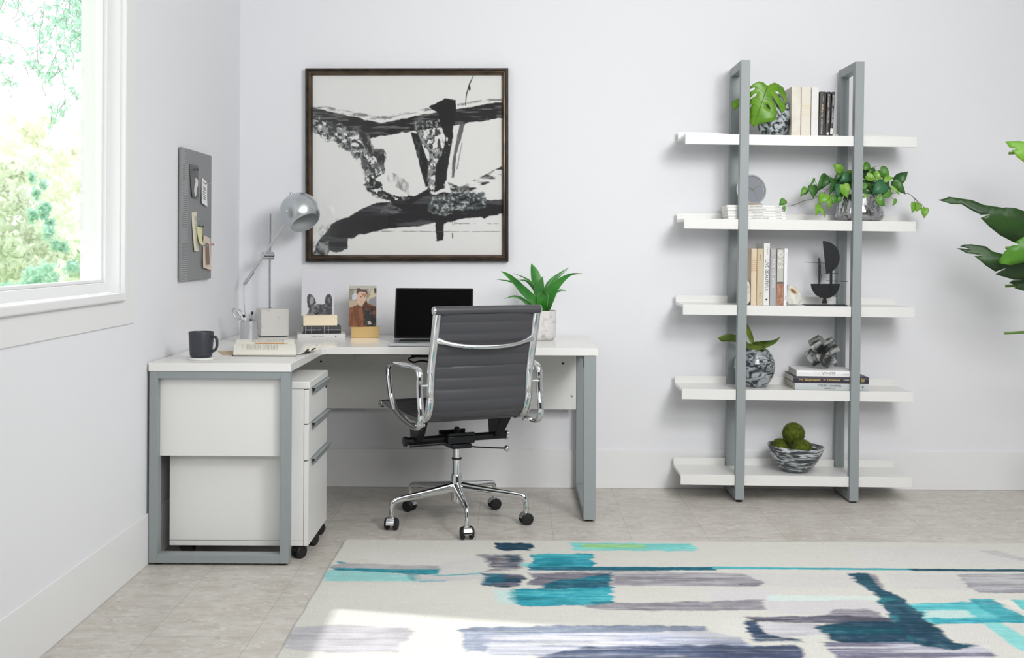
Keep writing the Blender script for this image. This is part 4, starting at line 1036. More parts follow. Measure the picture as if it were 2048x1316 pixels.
# ------------------------------------------------------------------ potted aloe
YA2 = 5.50
ap = at(1080, 679, YA2); AX = ap.x
M_conc = pmat('whitewashed_concrete', (214, 213, 212), 0.85, c2=(176, 172, 170), scale=38, lo=0.5, hi=0.7, bump=0.5, bscale=60)
M_aloe = pmat('aloe_green', (62, 138, 46), 0.42, c2=(36, 104, 40), scale=14, lo=0.35, hi=0.7)
M_aloe2 = pmat('aloe_green_dark', (46, 112, 42), 0.45, c2=(70, 130, 60), scale=12)
M_tooth = pmat('aloe_teeth', (196, 222, 160), 0.6); M_soil = pmat('potting_soil', (70, 56, 44), 0.95, bump=0.6, bscale=60)
aloe = thing('potted_aloe', 'spiky green aloe in a whitewashed concrete pot on the desk', 'potted plant', (AX, YA2, TOP))
MB().lathe([(0, 0), (0.058, 0), (0.066, 0.004), (0.073, 0.018), (0.076, 0.045), (0.0765, 0.137), (0.0755, 0.139), (0.069, 0.139), (0.068, 0.135), (0.068, 0.120), (0, 0.120)], c=(AX, YA2, TOP), n=64).build('pot', M_conc, aloe, smooth=50)
MB().lathe([(0, 0.127), (0.04, 0.126), (0.0675, 0.122), (0.0675, 0.119), (0, 0.119)], c=(AX, YA2, TOP), n=32).build('soil', M_soil, aloe)
def zc(x, y): return (990 + x / 7.742, 520 + y / 7.742)
LV = [
 ([(95, 175), (200, 235), (330, 350), (450, 480), (640, 660), (740, 790)], [2, 30, 48, 62, 66, 50], -0.06, 0),
 ([(25, 300), (200, 325), (360, 370), (520, 500), (700, 760)], [1, 12, 22, 30, 30], 0.05, 1),
 ([(150, 600), (280, 562), (400, 590), (520, 680), (700, 800)], [1, 14, 24, 34, 40], -0.035, 1),
 ([(285, 205), (450, 272), (560, 350), (640, 500), (740, 780)], [1, 10, 18, 30, 36], 0.03, 1),
 ([(360, 310), (480, 322), (580, 420), (660, 560), (740, 790)], [1, 14, 20, 28, 30], 0.045, 1),
 ([(562, 55), (590, 130), (622, 220), (645, 330), (690, 520), (760, 780)], [3, 42, 70, 76, 62, 40], 0.035, 0),
 ([(735, 258), (715, 330), (690, 430), (690, 540), (745, 760)], [3, 40, 78, 84, 60], -0.01, 1),
 ([(1370, 212), (1180, 222), (1020, 320), (900, 450), (840, 580), (770, 790)], [2, 18, 50, 76, 84, 60], -0.05, 0),
 ([(1145, 115), (980, 225), (860, 340), (800, 470), (770, 760)], [2, 18, 38, 42, 40], 0.03, 0),
 ([(1120, 150), (960, 290), (870, 410), (800, 560), (770, 780)], [2, 12, 18, 22, 22], 0.05, 1),
 ([(1095, 480), (1020, 468), (920, 520), (830, 640), (780, 790)], [1, 14, 22, 28, 30], 0.04, 1),
 ([(755, 490), (750, 530), (735, 620), (735, 700), (765, 795)], [14, 70, 80, 74, 40], -0.055, 0),
 ([(880, 690), (850, 730), (810, 770), (780, 800)], [2, 22, 30, 24], -0.04, 1)]
for pts, wd_, dy, mi in LV:
    n = len(pts); P3 = []
    for i, q in enumerate(pts):
        t = 1 - i / (n - 1)
        P3.append(at(*zc(*q), YA2 + dy * (0.25 + t) * 1.15))
    base = P3[-1]; base.z = min(base.z, TOP + 0.135); 
    P3.append(Vector((AX + (base.x - AX) * 0.5, YA2 + dy * 0.2, TOP + 0.124)))
    wm = [w_ / 7.742 / F * YA2 * 1.0 for w_ in wd_] + [wd_[-1] / 7.742 / F * YA2 * 0.7]
    Pc = catmull(P3, 5); Wc = [v.x for v in catmull([Vector((w_, 0, 0)) for w_ in wm], 5)]
    side = Vector((0, 0, 1)) if abs((Pc[0] - Pc[-1]).normalized().x) > 0.8 else Vector((1, 0, 0))
    T_ = (Pc[0] - Pc[-1]).normalized(); side = T_.cross(Vector((0.0, 1.0, 0.1)))
    mb = MB(); mb.leaf(Pc, [max(0.0008, w_) for w_ in Wc], side, fold=0.25 if dy < 0 else -0.25, thick=0.010)
    o = mb.build('leaf', [M_aloe, M_aloe2][mi], aloe, smooth=70)
    if mi == 0 or len(pts) == 5:
        tb = MB()
        for i in range(2, len(Pc) - 8, 1):
            T = (Pc[i + 1] - Pc[i - 1]).normalized(); sd = (side - T * side.dot(T)).normalized()
            nn = sd.cross(T)
            for sg in (-1, 1):
                e = Pc[i] + sd * sg * Wc[i] + nn * (0.25 if dy < 0 else -0.25) * Wc[i]
                tb.cyl(e, e + sd * sg * 0.0022 - T * 0.0012, 0.0009, 0.0001, n=5)
        tb.build('spines', M_tooth, o)
# ------------------------------------------------------------------ bookcase
TLT = math.radians(0.5)
BCX, BCY = 1.3215, 5.58
bc = thing('bookcase', 'white five-shelf bookcase on two grey metal loop frames, standing by the wall', 'bookcase', (BCX, BCY, 0.003), 0, None, TLT)
BM = MAT[bc.name]
UF, UB = 5.437 - BCY, 5.722 - BCY
HS = 2.060
for x0, x1 in ((-0.2875, -0.2455), (0.2455, 0.2875)):
    m = MB()
    m.box(x0, x1, UF, UF + 0.040, 0.007, HS, M=BM); m.box(x0, x1, UB - 0.040, UB, 0.007, HS, M=BM)
    m.box(x0, x1, UF + 0.040, UB - 0.040, 0.007, 0.045, M=BM); m.box(x0, x1, UF + 0.040, UB - 0.040, HS - 0.040, HS, M=BM)
    m.build('loop_frame', M_grey, bc, bevel=0.0012)
    for y in (UF + 0.02, UB - 0.02):
        MB().cyl(BM @ Vector(((x0 + x1) / 2, y, -0.004)), BM @ Vector(((x0 + x1) / 2, y, 0.008)), 0.014).build('levelling_foot', M_rubber, bc)
SZ = [1.7165, 1.3205, 0.9185, 0.5230, 0.1230]
SYF, SYB = 5.449 - BCY, 5.7275 - BCY - 0.012
for z in SZ:
    z -= 0.003
    m = MB(); xs_ = [-0.5415, -0.2885, -0.2445, 0.2445, 0.2885, 0.5415]
    # plan outline with notches where the four posts pass
    SG = SYF + 0.0139
    out = [(-0.5415, SG), (-0.2885, SG), (-0.2885, UF + 0.041), (-0.2445, UF + 0.041), (-0.2445, SG), (0.2445, SG), (0.2445, UF + 0.041), (0.2885, UF + 0.041), (0.2885, SG), (0.5415, SG),
           (0.5415, SYB), (0.2885, SYB), (0.2885, UB - 0.041), (0.2445, UB - 0.041), (0.2445, SYB), (-0.2445, SYB), (-0.2445, UB - 0.041), (-0.2885, UB - 0.041), (-0.2885, SYB), (-0.5415, SYB)]
    m.prism(out, z - 0.014, z, lambda p, q, a: tuple(BM @ Vector((p, q, a))))
    for a, b in ((-0.5415, -0.2885), (-0.2445, 0.2445), (0.2885, 0.5415)): m.box(a, b, SYF, SYF + 0.014, z - 0.048, z, M=BM)
    s = m.build('shelf', M_white, bc, bevel=0.001)
    for a, b in ((-0.5415, -0.2885), (-0.2445, 0.2445), (0.2885, 0.5415)):
        MB().box(a, b, SYB - 0.012, SYB, z - 0.001, z + 0.034, M=BM).build('back_lip', M_white, s, bevel=0.001)
def sz(i, X): return SZ[i] - (X - BCX) * math.tan(TLT)
def onshelf(i, px, Y): X = at(px, EYE, Y).x; py = {0: 268, 1: 438, 2: 608, 3: 775, 4: 945}[i]; X = at(px, py, Y).x; return Vector((X, Y, sz(i, X) + 0.0002))
RT = Matrix.Rotation(TLT, 4, 'Y')
def M_ceramic(name, a, b, scale, stretch=(1, 1, 1), lo=0.42, hi=0.58, dist=1.5, rough=0.12, rot=None):
    return pmat(name, a, rough, c2=b, scale=scale, stretch=stretch, lo=lo, hi=hi, dist=dist, coat=0.4, detail=6)
M_mv1 = M_ceramic('veined_pale_ceramic', (36, 44, 48), (190, 198, 201), 15, lo=0.42, hi=0.52, dist=2.2, stretch=(1, 1, 1.5))
M_mv2 = M_ceramic('swirled_slate_ceramic', (46, 54, 60), (170, 176, 180), 19, lo=0.42, hi=0.58, dist=2.2, stretch=(1, 1, 1.6))
M_leafm = pmat('monstera_green', (110, 158, 38), 0.38, c2=(86, 138, 32), scale=12, lo=0.35, hi=0.65)
M_vein = pmat('monstera_midrib', (70, 108, 30), 0.45)
M_stem = pmat('green_stem', (86, 120, 46), 0.5)

# ---- top shelf: vase with monstera leaf
v = onshelf(0, 1546, 5.535)
o = thing('vase', 'egg-shaped grey veined vase behind the monstera leaf on the top shelf', 'vase', v, 0, None, TLT)
def vase_body(root, base, prof, mat, nm='vase_body'):
    return MB().lathe(prof, n=64, M=Matrix.Translation(base) @ RT).build(nm, mat, root, smooth=60)
vase_body(o, v, [(0, 0.001), (0.048, 0.001), (0.060, 0.010), (0.071, 0.04), (0.0775, 0.075), (0.077, 0.11), (0.070, 0.15), (0.054, 0.180), (0.038, 0.198), (0.030, 0.203), (0.028, 0.200), (0.034, 0.192), (0.05, 0.17), (0.06, 0.12), (0.05, 0.03), (0, 0.02)], M_mv1)
mo = [(630, 290), (590, 250), (520, 230), (450, 262), (370, 330), (465, 316), (468, 340), (380, 385), (300, 425), (210, 470), (205, 520), (240, 588), (300, 545), (400, 455), (470, 392), (492, 396), (482, 425), (400, 480), (330, 560), (300, 620), (380, 570), (425, 536), (432, 558), (370, 640), (340, 720), (400, 790), (440, 812), (462, 852), (500, 815), (600, 795), (700, 775), (760, 735), (770, 650), (750, 575), (715, 500), (690, 440), (715, 432), (790, 560), (850, 655), (890, 620), (910, 575), (880, 520), (820, 450), (760, 380), (745, 352), (800, 365), (870, 440), (915, 540), (925, 480), (915, 380), (880, 300), (800, 255), (740, 240), (680, 265), (648, 288)]
hole = [(612, 545), (640, 540), (672, 590), (680, 612), (650, 605), (622, 575)]
def mz(x, y): return (1440 + x / 6.827, 130 + y / 6.827)
def flat_leaf(name, outline, conv, Y, mat, parent, bend, hole=None, thick=0.0012):
    bm = bmesh.new(); es = []
    for loop in [outline] + ([hole] if hole else []):
        vv = [bm.verts.new(at(*conv(*q), Y)) for q in loop]
        es += [bm.edges.new((vv[i], vv[(i + 1) % len(vv)])) for i in range(len(vv))]
    bmesh.ops.triangle_fill(bm, edges=es, use_beauty=True, use_dissolve=False)
    bmesh.ops.subdivide_edges(bm, edges=bm.edges[:], cuts=2, use_grid_fill=True)
    bmesh.ops.triangulate(bm, faces=bm.faces[:])
    bmesh.ops.beautify_fill(bm, faces=bm.faces[:], edges=bm.edges[:])
    for w_ in bm.verts: w_.co = w_.co + Vector((0, bend(w_.co), 0))
    fs = bm.faces[:]
    me = bpy.data.meshes.new(name); Mi = MAT[parent.name].inverted()
    bm.transform(Mi); bmesh.ops.recalc_face_normals(bm, faces=bm.faces); bm.to_mesh(me); bm.free()
    me.materials.append(mat); me.shade_smooth()
    ob = bpy.data.objects.new(name, me); COL.objects.link(ob); ob.parent = parent; MAT[ob.name] = MAT[parent.name]
    s_ = ob.modifiers.new('thickness', 'SOLIDIFY'); s_.thickness = thick; s_.offset = 0
    return ob
lf = thing('monstera_leaf', 'large split monstera leaf standing in the vase on the top shelf', 'leaf', v + Vector((0, 0, 0.2)))
cL = at(*mz(600, 500), 5.45)
def bnd(c): 
    d_ = ((c.x - cL.x) * 0.95 + (c.z - cL.z) * 0.3)
    return 0.9 * d_ * d_ * 4 - 0.02 + (0.046 if c.x < at(1500, 200, 5.45).x else 0)
flat_leaf('leaf_blade', mo, mz, 5.452, M_leafm, lf, bnd, hole)
mr = [(640, 290), (600, 400), (560, 520), (520, 640), (480, 760), (462, 848)]
pp = [at(*mz(*q), 5.452) for q in mr]
MB().tube([q + Vector((0, bnd(q) - 0.0012, 0)) for q in pp], [0.0018, 0.0016, 0.0014, 0.0011, 0.0008, 0.0004], n=8).build('midrib', M_vein, lf)
vn = MB()
for a_, b_ in (((600, 400), (880, 300)), ((575, 470), (860, 600)), ((610, 360), (800, 260)), ((540, 580), (740, 700)), ((600, 400), (420, 300)), ((560, 520), (400, 440)), ((530, 610), (420, 560)), ((500, 700), (380, 740)), ((500, 700), (640, 770))):
    ps = [at(*mz(a_[0] + (b_[0] - a_[0]) * t, a_[1] + (b_[1] - a_[1]) * t - 30 * math.sin(PI * t)), 5.452) for t in (0, .25, .5, .75, 1)]
    vn.tube([q + Vector((0, bnd(q) - 0.0006, 0)) for q in ps], [0.0008, 0.0007, 0.0006, 0.0005, 0.0003], n=6)
vn.build('leaf_veins', M_vein, lf)
MB().tube(catmull([pp[0] + Vector((0, bnd(pp[0]), 0)), pp[0] + Vector((0.0, 0.03, 0.006)), v + Vector((0.005, 0, 0.21)), v + Vector((0, 0, 0.12))]), 0.0022, n=8).build('stalk', M_stem, lf)

# ---- top shelf books
M_cream1 = pmat('cream_cloth', (224, 218, 204), 0.85, c2=(232, 228, 218), scale=20); M_cream2 = pmat('ivory_cloth', (228, 223, 212), 0.85); M_ivory = pmat('off_white_cloth', (234, 232, 230), 0.8)
M_chg = pmat('charcoal_cover', (62, 60, 61), 0.5); M_chg2 = pmat('dark_cover', (52, 50, 51), 0.45)
M_goldpale = pmat('pale_gold_print', (228, 210, 150), 0.5); M_whitep = pmat('white_print', (226, 224, 218), 0.6); M_peachp = pmat('pale_peach_print', (224, 206, 188), 0.6); M_greyp = pmat('pale_grey_print', (196, 198, 190), 0.6)
def standing(i, px0, px1, hpx, Y, name, label, D, cover, group, texts=(), lean=0.0, bands=(), hard=True, pages=None):
    a = onshelf(i, px0, Y); b = onshelf(i, px1, Y); T = b.x - a.x; Hh = hpx / F * Y
    M = Matrix.Translation(a + Vector((0, 0, 0.0002))) @ RT @ Matrix.Rotation(lean, 4, 'Y')
    return book(name, label, T - 0.0006, Hh, D, M, cover, group, texts=[(t[0], t[1], t[2] * Hh, t[3], t[4], t[5] if len(t) > 5 else 0) for t in texts], bands=[(p_ * Hh, q_ * Hh, m_) for p_, q_, m_ in bands], hard=hard, pages=pages)
G1 = 'books on the top shelf'
standing(0, 1582.5, 1601, 98, 5.475, 'book', 'widest cream cloth book, first of the top shelf row beside the vase', 0.17, M_cream1, G1)
standing(0, 1602, 1621, 97, 5.475, 'book', 'cream book with a pale yellow printed spine panel on the top shelf', 0.17, M_cream2, G1, bands=[(0.625, 0.632, M_goldpale), (0.60, 0.606, M_goldpale), (0.562, 0.572, M_goldpale), (0.50, 0.503, M_goldpale), (0.456, 0.461, M_goldpale), (0.43, 0.434, M_goldpale), (0.40, 0.402, M_peachp)])
standing(0, 1622, 1636.5, 97, 5.475, 'book', 'off-white book with faint spine lines beside the black books, top shelf', 0.17, M_ivory, G1, bands=[(0.80, 0.802, M_greyp), (0.69, 0.692, M_greyp), (0.48, 0.482, M_peachp), (0.44, 0.442, M_peachp), (0.40, 0.402, M_peachp), (0.36, 0.362, M_peachp), (0.33, 0.332, M_peachp)])
standing(0, 1637.3, 1650, 89, 5.475, 'book', 'widest charcoal book, lettered The Original, on the top shelf', 0.15, M_chg, G1, texts=[('^The Original', 0.0120, 0.42, M_goldpale, 'LEFT', -0.04), ('^MARIAN HOLLY', 0.0100, 0.04, M_whitep, 'LEFT', -0.04), ('^EDITION', 0.006, 0.78, M_goldpale, 'LEFT', 0.1)], lean=math.radians(0.8))
standing(0, 1650.9, 1658.8, 89, 5.475, 'book', 'middle black book, lettered THE DOG & ANT, on the top shelf', 0.15, M_chg2, G1, texts=[('Dreamdogs', 0.011, 0.94, M_whitep, 'LEFT'), ('\u25cf', 0.008, 0.67, M_whitep, 'CENTER'), ('THE DOG & ANT', 0.008, 0.58, M_whitep, 'LEFT'), ('\u2665', 0.012, 0.06, M_whitep, 'CENTER')], lean=math.radians(1.6))
standing(0, 1659.6, 1665.3, 89, 5.475, 'book', 'thinnest dark book, rightmost on the top shelf', 0.15, M_chg, G1, texts=[('BATTERSEA', 0.0095, 0.92, M_whitep, 'LEFT'), ('& MODERN TIMES', 0.0085, 0.62, M_whitep, 'LEFT')], bands=[(0.05, 0.18, M_whitep)], lean=math.radians(2.6))

# ---- second shelf: five white magazines, clock, planter
G2 = 'white slim books stacked under the clock'
YM = 5.475; titles = [('CASE STUDY HOUSES', 0.0068), ('ZAHA HADID', 0.0062), ('PIERRE KOENIG', 0.0062), ('CHARLES & RAY EAMES', 0.0062), ('EERO SAARINEN', 0.0062)]
labs = ['white slim book lettered CASE STUDY HOUSES, bottom of the stack', 'white slim book lettered ZAHA HADID, second from the bottom', 'white slim book lettered PIERRE KOENIG, middle of the stack', 'white slim book lettered CHARLES & RAY EAMES, second from the top', 'white slim book lettered EERO SAARINEN, right under the clock']
M_wbook = pmat('glossy_white_cover', (238, 238, 236), 0.35)
for k in range(5):
    x1 = onshelf(1, 1571.5 - k * 0.7, YM); T = 0.0132
    Mx = Matrix.Translation((x1.x, YM + 0.001 * (k % 3), sz(1, x1.x) + 0.0005 + k * (T + 0.0003) )) @ RT @ Matrix.Rotation(math.radians(-3.0 + 0.5 * (k % 2)), 4, 'Z') @ Matrix(((0, 0, -1, 0), (0, 1, 0, 0), (1, 0, 0, 0), (0, 0, 0, 1)))
    wdt = 0.268
    cxp = [0.119, 0.125, 0.129, 0.127, 0.131][k]
    book('book', labs[k], T, wdt, 0.205, Mx, M_wbook, G2, texts=[(titles[k][0], titles[k][1] * 1.25, cxp, M_ink, 'CENTER', 0), ('TASCHEN', 0.0065, 0.010 + 0.022, M_ink, 'CENTER', 0)], hard=False, pages=M_paper)
zs_ = SZ[1] + 5 * 0.0135 + 0.001
ck = at(1503.5, 379, 5.54)
clk = thing('desk_clock', 'round silver clock with a grey dial standing on the white books', 'clock', (ck.x, 5.54, zs_))
Rk = Matrix.Translation((ck.x, 5.545, zs_ + 0.076)) @ Matrix.Rotation(math.radians(18), 4, 'Z') @ Matrix.Rotation(math.radians(-10), 4, 'X') @ Matrix.Rotation(PI / 2, 4, 'X')
RCk = 0.0715
MB().lathe([(0, -0.022), (RCk * 0.9, -0.022), (RCk, -0.015), (RCk, 0.012), (RCk - 0.0012, 0.0155), (RCk - 0.0075, 0.0155), (RCk - 0.0095, 0.008), (0, 0.008)], n=72, M=Rk).build('clock_case', pmat('silver_case', (220, 222, 224), 0.25, 0.8), clk)
MB().lathe([(0, 0.0086), (RCk - 0.0098, 0.0086), (RCk - 0.0098, 0.008), (0, 0.008)], n=72, M=Rk).build('dial', pmat('grey_dial', (152, 156, 164), 0.4, 0.35), clk)
M_hand = pmat('brass_hand', (152, 150, 104), 0.4, 0.6)
def hand(ang, ln, w_, nm, col_):
    d_ = Vector((math.sin(ang), math.cos(ang), 0)); s_ = Vector((d_.y, -d_.x, 0)); z_ = 0.0098
    vs = [Rk @ (d_ * a_ + s_ * b_ + Vector((0, 0, z_ + c_))) for c_ in (0, 0.0006) for a_, b_ in ((-0.01, -w_), (-0.01, w_), (ln, w_ * 0.7), (ln, -w_ * 0.7))]
    MB().add(vs, [(0, 1, 2, 3), (4, 7, 6, 5), (0, 4, 5, 1), (1, 5, 6, 2), (2, 6, 7, 3), (3, 7, 4, 0)]).build(nm, col_, clk)
hand(math.radians(66), 0.054, 0.0009, 'minute_hand', M_hand); hand(math.radians(-62), 0.036, 0.0012, 'hour_hand', M_hand)
hand(math.radians(155), 0.055, 0.0004, 'second_hand', M_silver)
MB().cyl(Rk @ Vector((0, 0, 0.0088)), Rk @ Vector((0, 0, 0.0125)), 0.0028, n=16).build('hand_hub', M_hand, clk)
m = MB()
for sg in (-1, 1): m.cyl((ck.x + sg * 0.032, 5.535, zs_ + 0.018), (ck.x + sg * 0.046, 5.522, zs_ + 0.0012), 0.0022, n=10)
m.cyl((ck.x, 5.56, zs_ + 0.02), (ck.x, 5.595, zs_ + 0.0012), 0.0022, n=10)
m.build('clock_legs', M_satin, clk)
MB().box(ck.x - 0.036, ck.x + 0.036, 5.53, 5.565, zs_, zs_ + 0.012).build('clock_stand', pmat('beech_stand', (196, 178, 160), 0.5), clk, bevel=0.003)

YPL = 5.588
pl = onshelf(1, 1719, YPL); PXc = pl.x
iv = thing('potted_pothos', 'trailing green pothos in a mirrored silver glass planter, second shelf', 'potted plant', pl)
M_merc = pmat('mercury_glass', (190, 190, 194), 0.07, 0.92, c2=(112, 112, 116), scale=22, stretch=(1.4, 1.4, 0.8), lo=0.52, hi=0.64, dist=2.5)
MB().lathe([(0, 0.0), (0.085, 0.0), (0.104, 0.008), (0.113, 0.024), (0.114, 0.045), (0.106, 0.085), (0.094, 0.118), (0.090, 0.128), (0.087, 0.128), (0.090, 0.116), (0.1, 0.08), (0.105, 0.03), (0.08, 0.008), (0, 0.008)], c=pl, n=72).build('planter', M_merc, iv, smooth=60)
MB().lathe([(0, 0.118), (0.05, 0.117), (0.089, 0.112), (0.089, 0.105), (0, 0.105)], c=pl, n=32).build('soil', M_soil, iv)
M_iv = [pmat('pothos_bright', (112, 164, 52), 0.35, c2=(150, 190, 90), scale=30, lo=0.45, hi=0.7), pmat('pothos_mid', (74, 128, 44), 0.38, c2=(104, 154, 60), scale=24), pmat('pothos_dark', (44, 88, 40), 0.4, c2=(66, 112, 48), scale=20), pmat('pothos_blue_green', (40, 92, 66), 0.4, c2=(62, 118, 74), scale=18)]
M_vine = pmat('vine_stem', (80, 78, 54), 0.6)
def izc(x, y): return (1540 + x / 6.206, 320 + y / 6.206)
def heart(b, t, wpx, Y, mi, parent, nrm_tilt=None, conv=izc, sc_=6.206, cup=0.18, droop=0.0):
    B = at(*conv(*b), Y); T = at(*conv(*t), Y); L_ = (T - B).length
    w_ = wpx / sc_ / F * Y / 2 * 1.12
    dirn = (T - B).normalized(); side = dirn.cross(Vector((0, 1, 0)))
    tw = random.uniform(-0.5, 0.5) if nrm_tilt is None else nrm_tilt
    side = (Matrix.Rotation(tw, 3, dirn) @ side)
    prof_ = [(-0.10, 0.30), (-0.09, 0.62), (0.0, 0.86), (0.12, 0.98), (0.28, 1.0), (0.45, 0.88), (0.62, 0.64), (0.78, 0.38), (0.90, 0.16), (1.0, 0.02)]
    pts = [B + dirn * L_ * u + Vector((0, -0.02 * math.sin(PI * max(0, u)) - 0.0 * u, 0)) for u, _ in prof_]
    # keep clear of the reversed lobes: single valley at the base
    vs = []; fs = []; K = 7
    nn = side.cross(dirn); nn = nn if nn.y < 0 else -nn
    for (u, wd__) in prof_:
        for k in range(K):
            q = (k - 3) / 3
            uu = u
            if u < 0.05 and abs(q) < 0.4: uu = u + 0.10 * (1 - abs(q) / 0.4)
            p = B + dirn * L_ * uu + side * (w_ * wd__ * q) + nn * (-cup * w_ * abs(q) * 1.2 + 0.12 * L_ * math.sin(PI * min(1, max(0, u))))
            vs.append(p)
    for i in range(len(prof_) - 1):
        for k in range(K - 1): fs.append((i * K + k, i * K + k + 1, (i + 1) * K + k + 1, (i + 1) * K + k))
    ob = MB().add(vs, fs).build('leaf', M_iv[mi], parent, smooth=80)
    s_ = ob.modifiers.new('thickness', 'SOLIDIFY'); s_.thickness = 0.0007; s_.offset = 0
    return ob
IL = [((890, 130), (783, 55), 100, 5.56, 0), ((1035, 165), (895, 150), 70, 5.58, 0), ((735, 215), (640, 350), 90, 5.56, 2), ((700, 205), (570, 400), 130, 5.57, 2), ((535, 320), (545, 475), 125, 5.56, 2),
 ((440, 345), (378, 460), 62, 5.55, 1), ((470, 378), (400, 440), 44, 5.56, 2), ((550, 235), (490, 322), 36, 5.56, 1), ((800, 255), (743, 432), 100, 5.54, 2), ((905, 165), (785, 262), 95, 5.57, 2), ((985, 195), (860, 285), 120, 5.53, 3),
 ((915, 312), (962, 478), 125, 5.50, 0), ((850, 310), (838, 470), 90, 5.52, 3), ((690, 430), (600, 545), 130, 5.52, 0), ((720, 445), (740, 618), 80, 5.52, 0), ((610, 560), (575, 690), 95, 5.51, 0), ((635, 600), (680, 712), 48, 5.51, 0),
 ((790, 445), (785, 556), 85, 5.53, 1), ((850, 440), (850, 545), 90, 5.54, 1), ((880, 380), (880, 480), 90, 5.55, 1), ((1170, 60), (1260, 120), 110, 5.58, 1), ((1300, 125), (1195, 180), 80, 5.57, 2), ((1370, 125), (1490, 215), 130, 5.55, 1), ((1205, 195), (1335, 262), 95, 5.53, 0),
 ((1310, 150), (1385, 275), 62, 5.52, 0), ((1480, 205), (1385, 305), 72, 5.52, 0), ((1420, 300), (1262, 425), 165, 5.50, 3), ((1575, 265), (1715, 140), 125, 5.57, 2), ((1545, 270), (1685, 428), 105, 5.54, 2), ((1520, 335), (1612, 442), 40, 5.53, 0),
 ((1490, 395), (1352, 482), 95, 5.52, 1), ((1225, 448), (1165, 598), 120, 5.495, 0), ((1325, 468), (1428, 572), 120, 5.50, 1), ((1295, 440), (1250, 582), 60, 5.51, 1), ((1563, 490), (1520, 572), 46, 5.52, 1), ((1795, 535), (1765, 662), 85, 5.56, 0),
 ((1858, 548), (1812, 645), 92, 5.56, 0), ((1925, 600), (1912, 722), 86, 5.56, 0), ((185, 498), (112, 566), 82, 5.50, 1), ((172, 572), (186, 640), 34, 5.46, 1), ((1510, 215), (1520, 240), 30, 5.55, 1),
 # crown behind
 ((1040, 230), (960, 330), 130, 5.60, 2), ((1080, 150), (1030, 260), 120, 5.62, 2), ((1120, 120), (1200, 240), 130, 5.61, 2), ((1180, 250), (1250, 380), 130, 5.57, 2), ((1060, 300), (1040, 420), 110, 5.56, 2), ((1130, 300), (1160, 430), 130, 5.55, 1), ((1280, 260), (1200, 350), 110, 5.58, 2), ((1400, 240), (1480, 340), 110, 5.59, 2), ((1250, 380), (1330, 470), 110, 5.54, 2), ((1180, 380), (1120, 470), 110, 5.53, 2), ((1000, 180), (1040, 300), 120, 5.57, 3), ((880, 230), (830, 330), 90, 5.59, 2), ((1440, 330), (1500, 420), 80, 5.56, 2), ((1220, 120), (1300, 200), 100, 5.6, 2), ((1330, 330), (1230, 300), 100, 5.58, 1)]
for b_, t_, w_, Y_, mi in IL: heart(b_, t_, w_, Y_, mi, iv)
vines = [[(1100, 400, 5.588), (980, 300, 5.57), (860, 295, 5.56), (760, 330, 5.55), (700, 380, 5.545), (610, 440, 5.535), (540, 480, 5.52), (450, 500, 5.51), (400, 515, 5.50), (330, 548, 5.49), (260, 568, 5.49), (170, 570, 5.48)],
 [(300, 548, 5.49), (225, 545, 5.495), (195, 530, 5.50), (188, 498, 5.50)], [(1150, 400, 5.588), (1300, 400, 5.55), (1440, 400, 5.54), (1500, 415, 5.54), (1580, 408, 5.55), (1690, 412, 5.56), (1740, 430, 5.56), (1790, 475, 5.56), (1850, 545, 5.56)],
 [(1770, 450, 5.56), (1795, 500, 5.56), (1800, 535, 5.56)], [(1790, 470, 5.56), (1880, 550, 5.56), (1925, 602, 5.56)], [(1480, 420, 5.54), (1520, 480, 5.53), (1563, 490, 5.52)], [(1500, 420, 5.54), (1535, 385, 5.55), (1530, 330, 5.55)],
 [(1200, 350, 5.59), (1250, 130, 5.59), (1345, 70, 5.60)], [(640, 360, 5.545), (670, 365, 5.55), (715, 365, 5.55)], [(635, 420, 5.54), (620, 395, 5.55), (600, 350, 5.56)], [(550, 245, 5.56), (580, 300, 5.56), (600, 340, 5.56)], [(1140, 380, 5.588), (1000, 260, 5.58), (900, 150, 5.57)],
 [(1160, 380, 5.588), (1400, 260, 5.57), (1520, 270, 5.56), (1575, 265, 5.57)], [(800, 300, 5.56), (700, 410, 5.53), (640, 480, 5.52), (610, 560, 5.51)], [(900, 300, 5.56), (820, 300, 5.56), (790, 440, 5.54)]]
for vl in vines:
    MB().tube(catmull([at(*izc(x, y), Y) for x, y, Y in vl], 4), 0.0014 if len(vl) > 5 else 0.001, n=7).build('vine', M_vine, iv)

# ---- third shelf: books, agates, sculpture
G3 = 'books between the agate bookends'
M_pch = pmat('peach_cover', (226, 206, 180), 0.6); M_tan = pmat('sand_cover', (204, 190, 160), 0.6); M_offw = pmat('off_white_cover', (228, 228, 226), 0.5); M_mg = pmat('mid_grey_cover', (172, 172, 176), 0.5)
M_sage = pmat('pale_sage_cover', (192, 192, 184), 0.5); M_copper = pmat('copper_photo_band', (190, 138, 106), 0.5, c2=(150, 104, 82), scale=60); M_dkband = pmat('dark_band', (96, 92, 92), 0.5); M_tanp = pmat('tan_print', (204, 168, 128), 0.6)
M_wp2 = pmat('pale_print', (236, 234, 230), 0.6); M_lilac = pmat('lilac_white_cover', (238, 238, 244), 0.5)
standing(2, 1501.5, 1512.6, 113, 5.475, 'book', 'peach book with tan spine stripes, leftmost between the agates', 0.17, M_pch, G3, bands=[(0.60 + 0.036 * k, 0.608 + 0.036 * k, M_tanp) for k in range(7)])
standing(2, 1513.2, 1526, 113, 5.475, 'book', 'sand-coloured book with small dark lettering, third shelf', 0.17, M_tan, G3, texts=[('Sand. G.', 0.010, 0.90, M_ink, 'LEFT'), ('Phaidon', 0.008, 0.22, M_ink, 'LEFT'), ('A', 0.010, 0.05, M_ink, 'CENTER')], bands=[(0.36, 0.66, M_tan)])
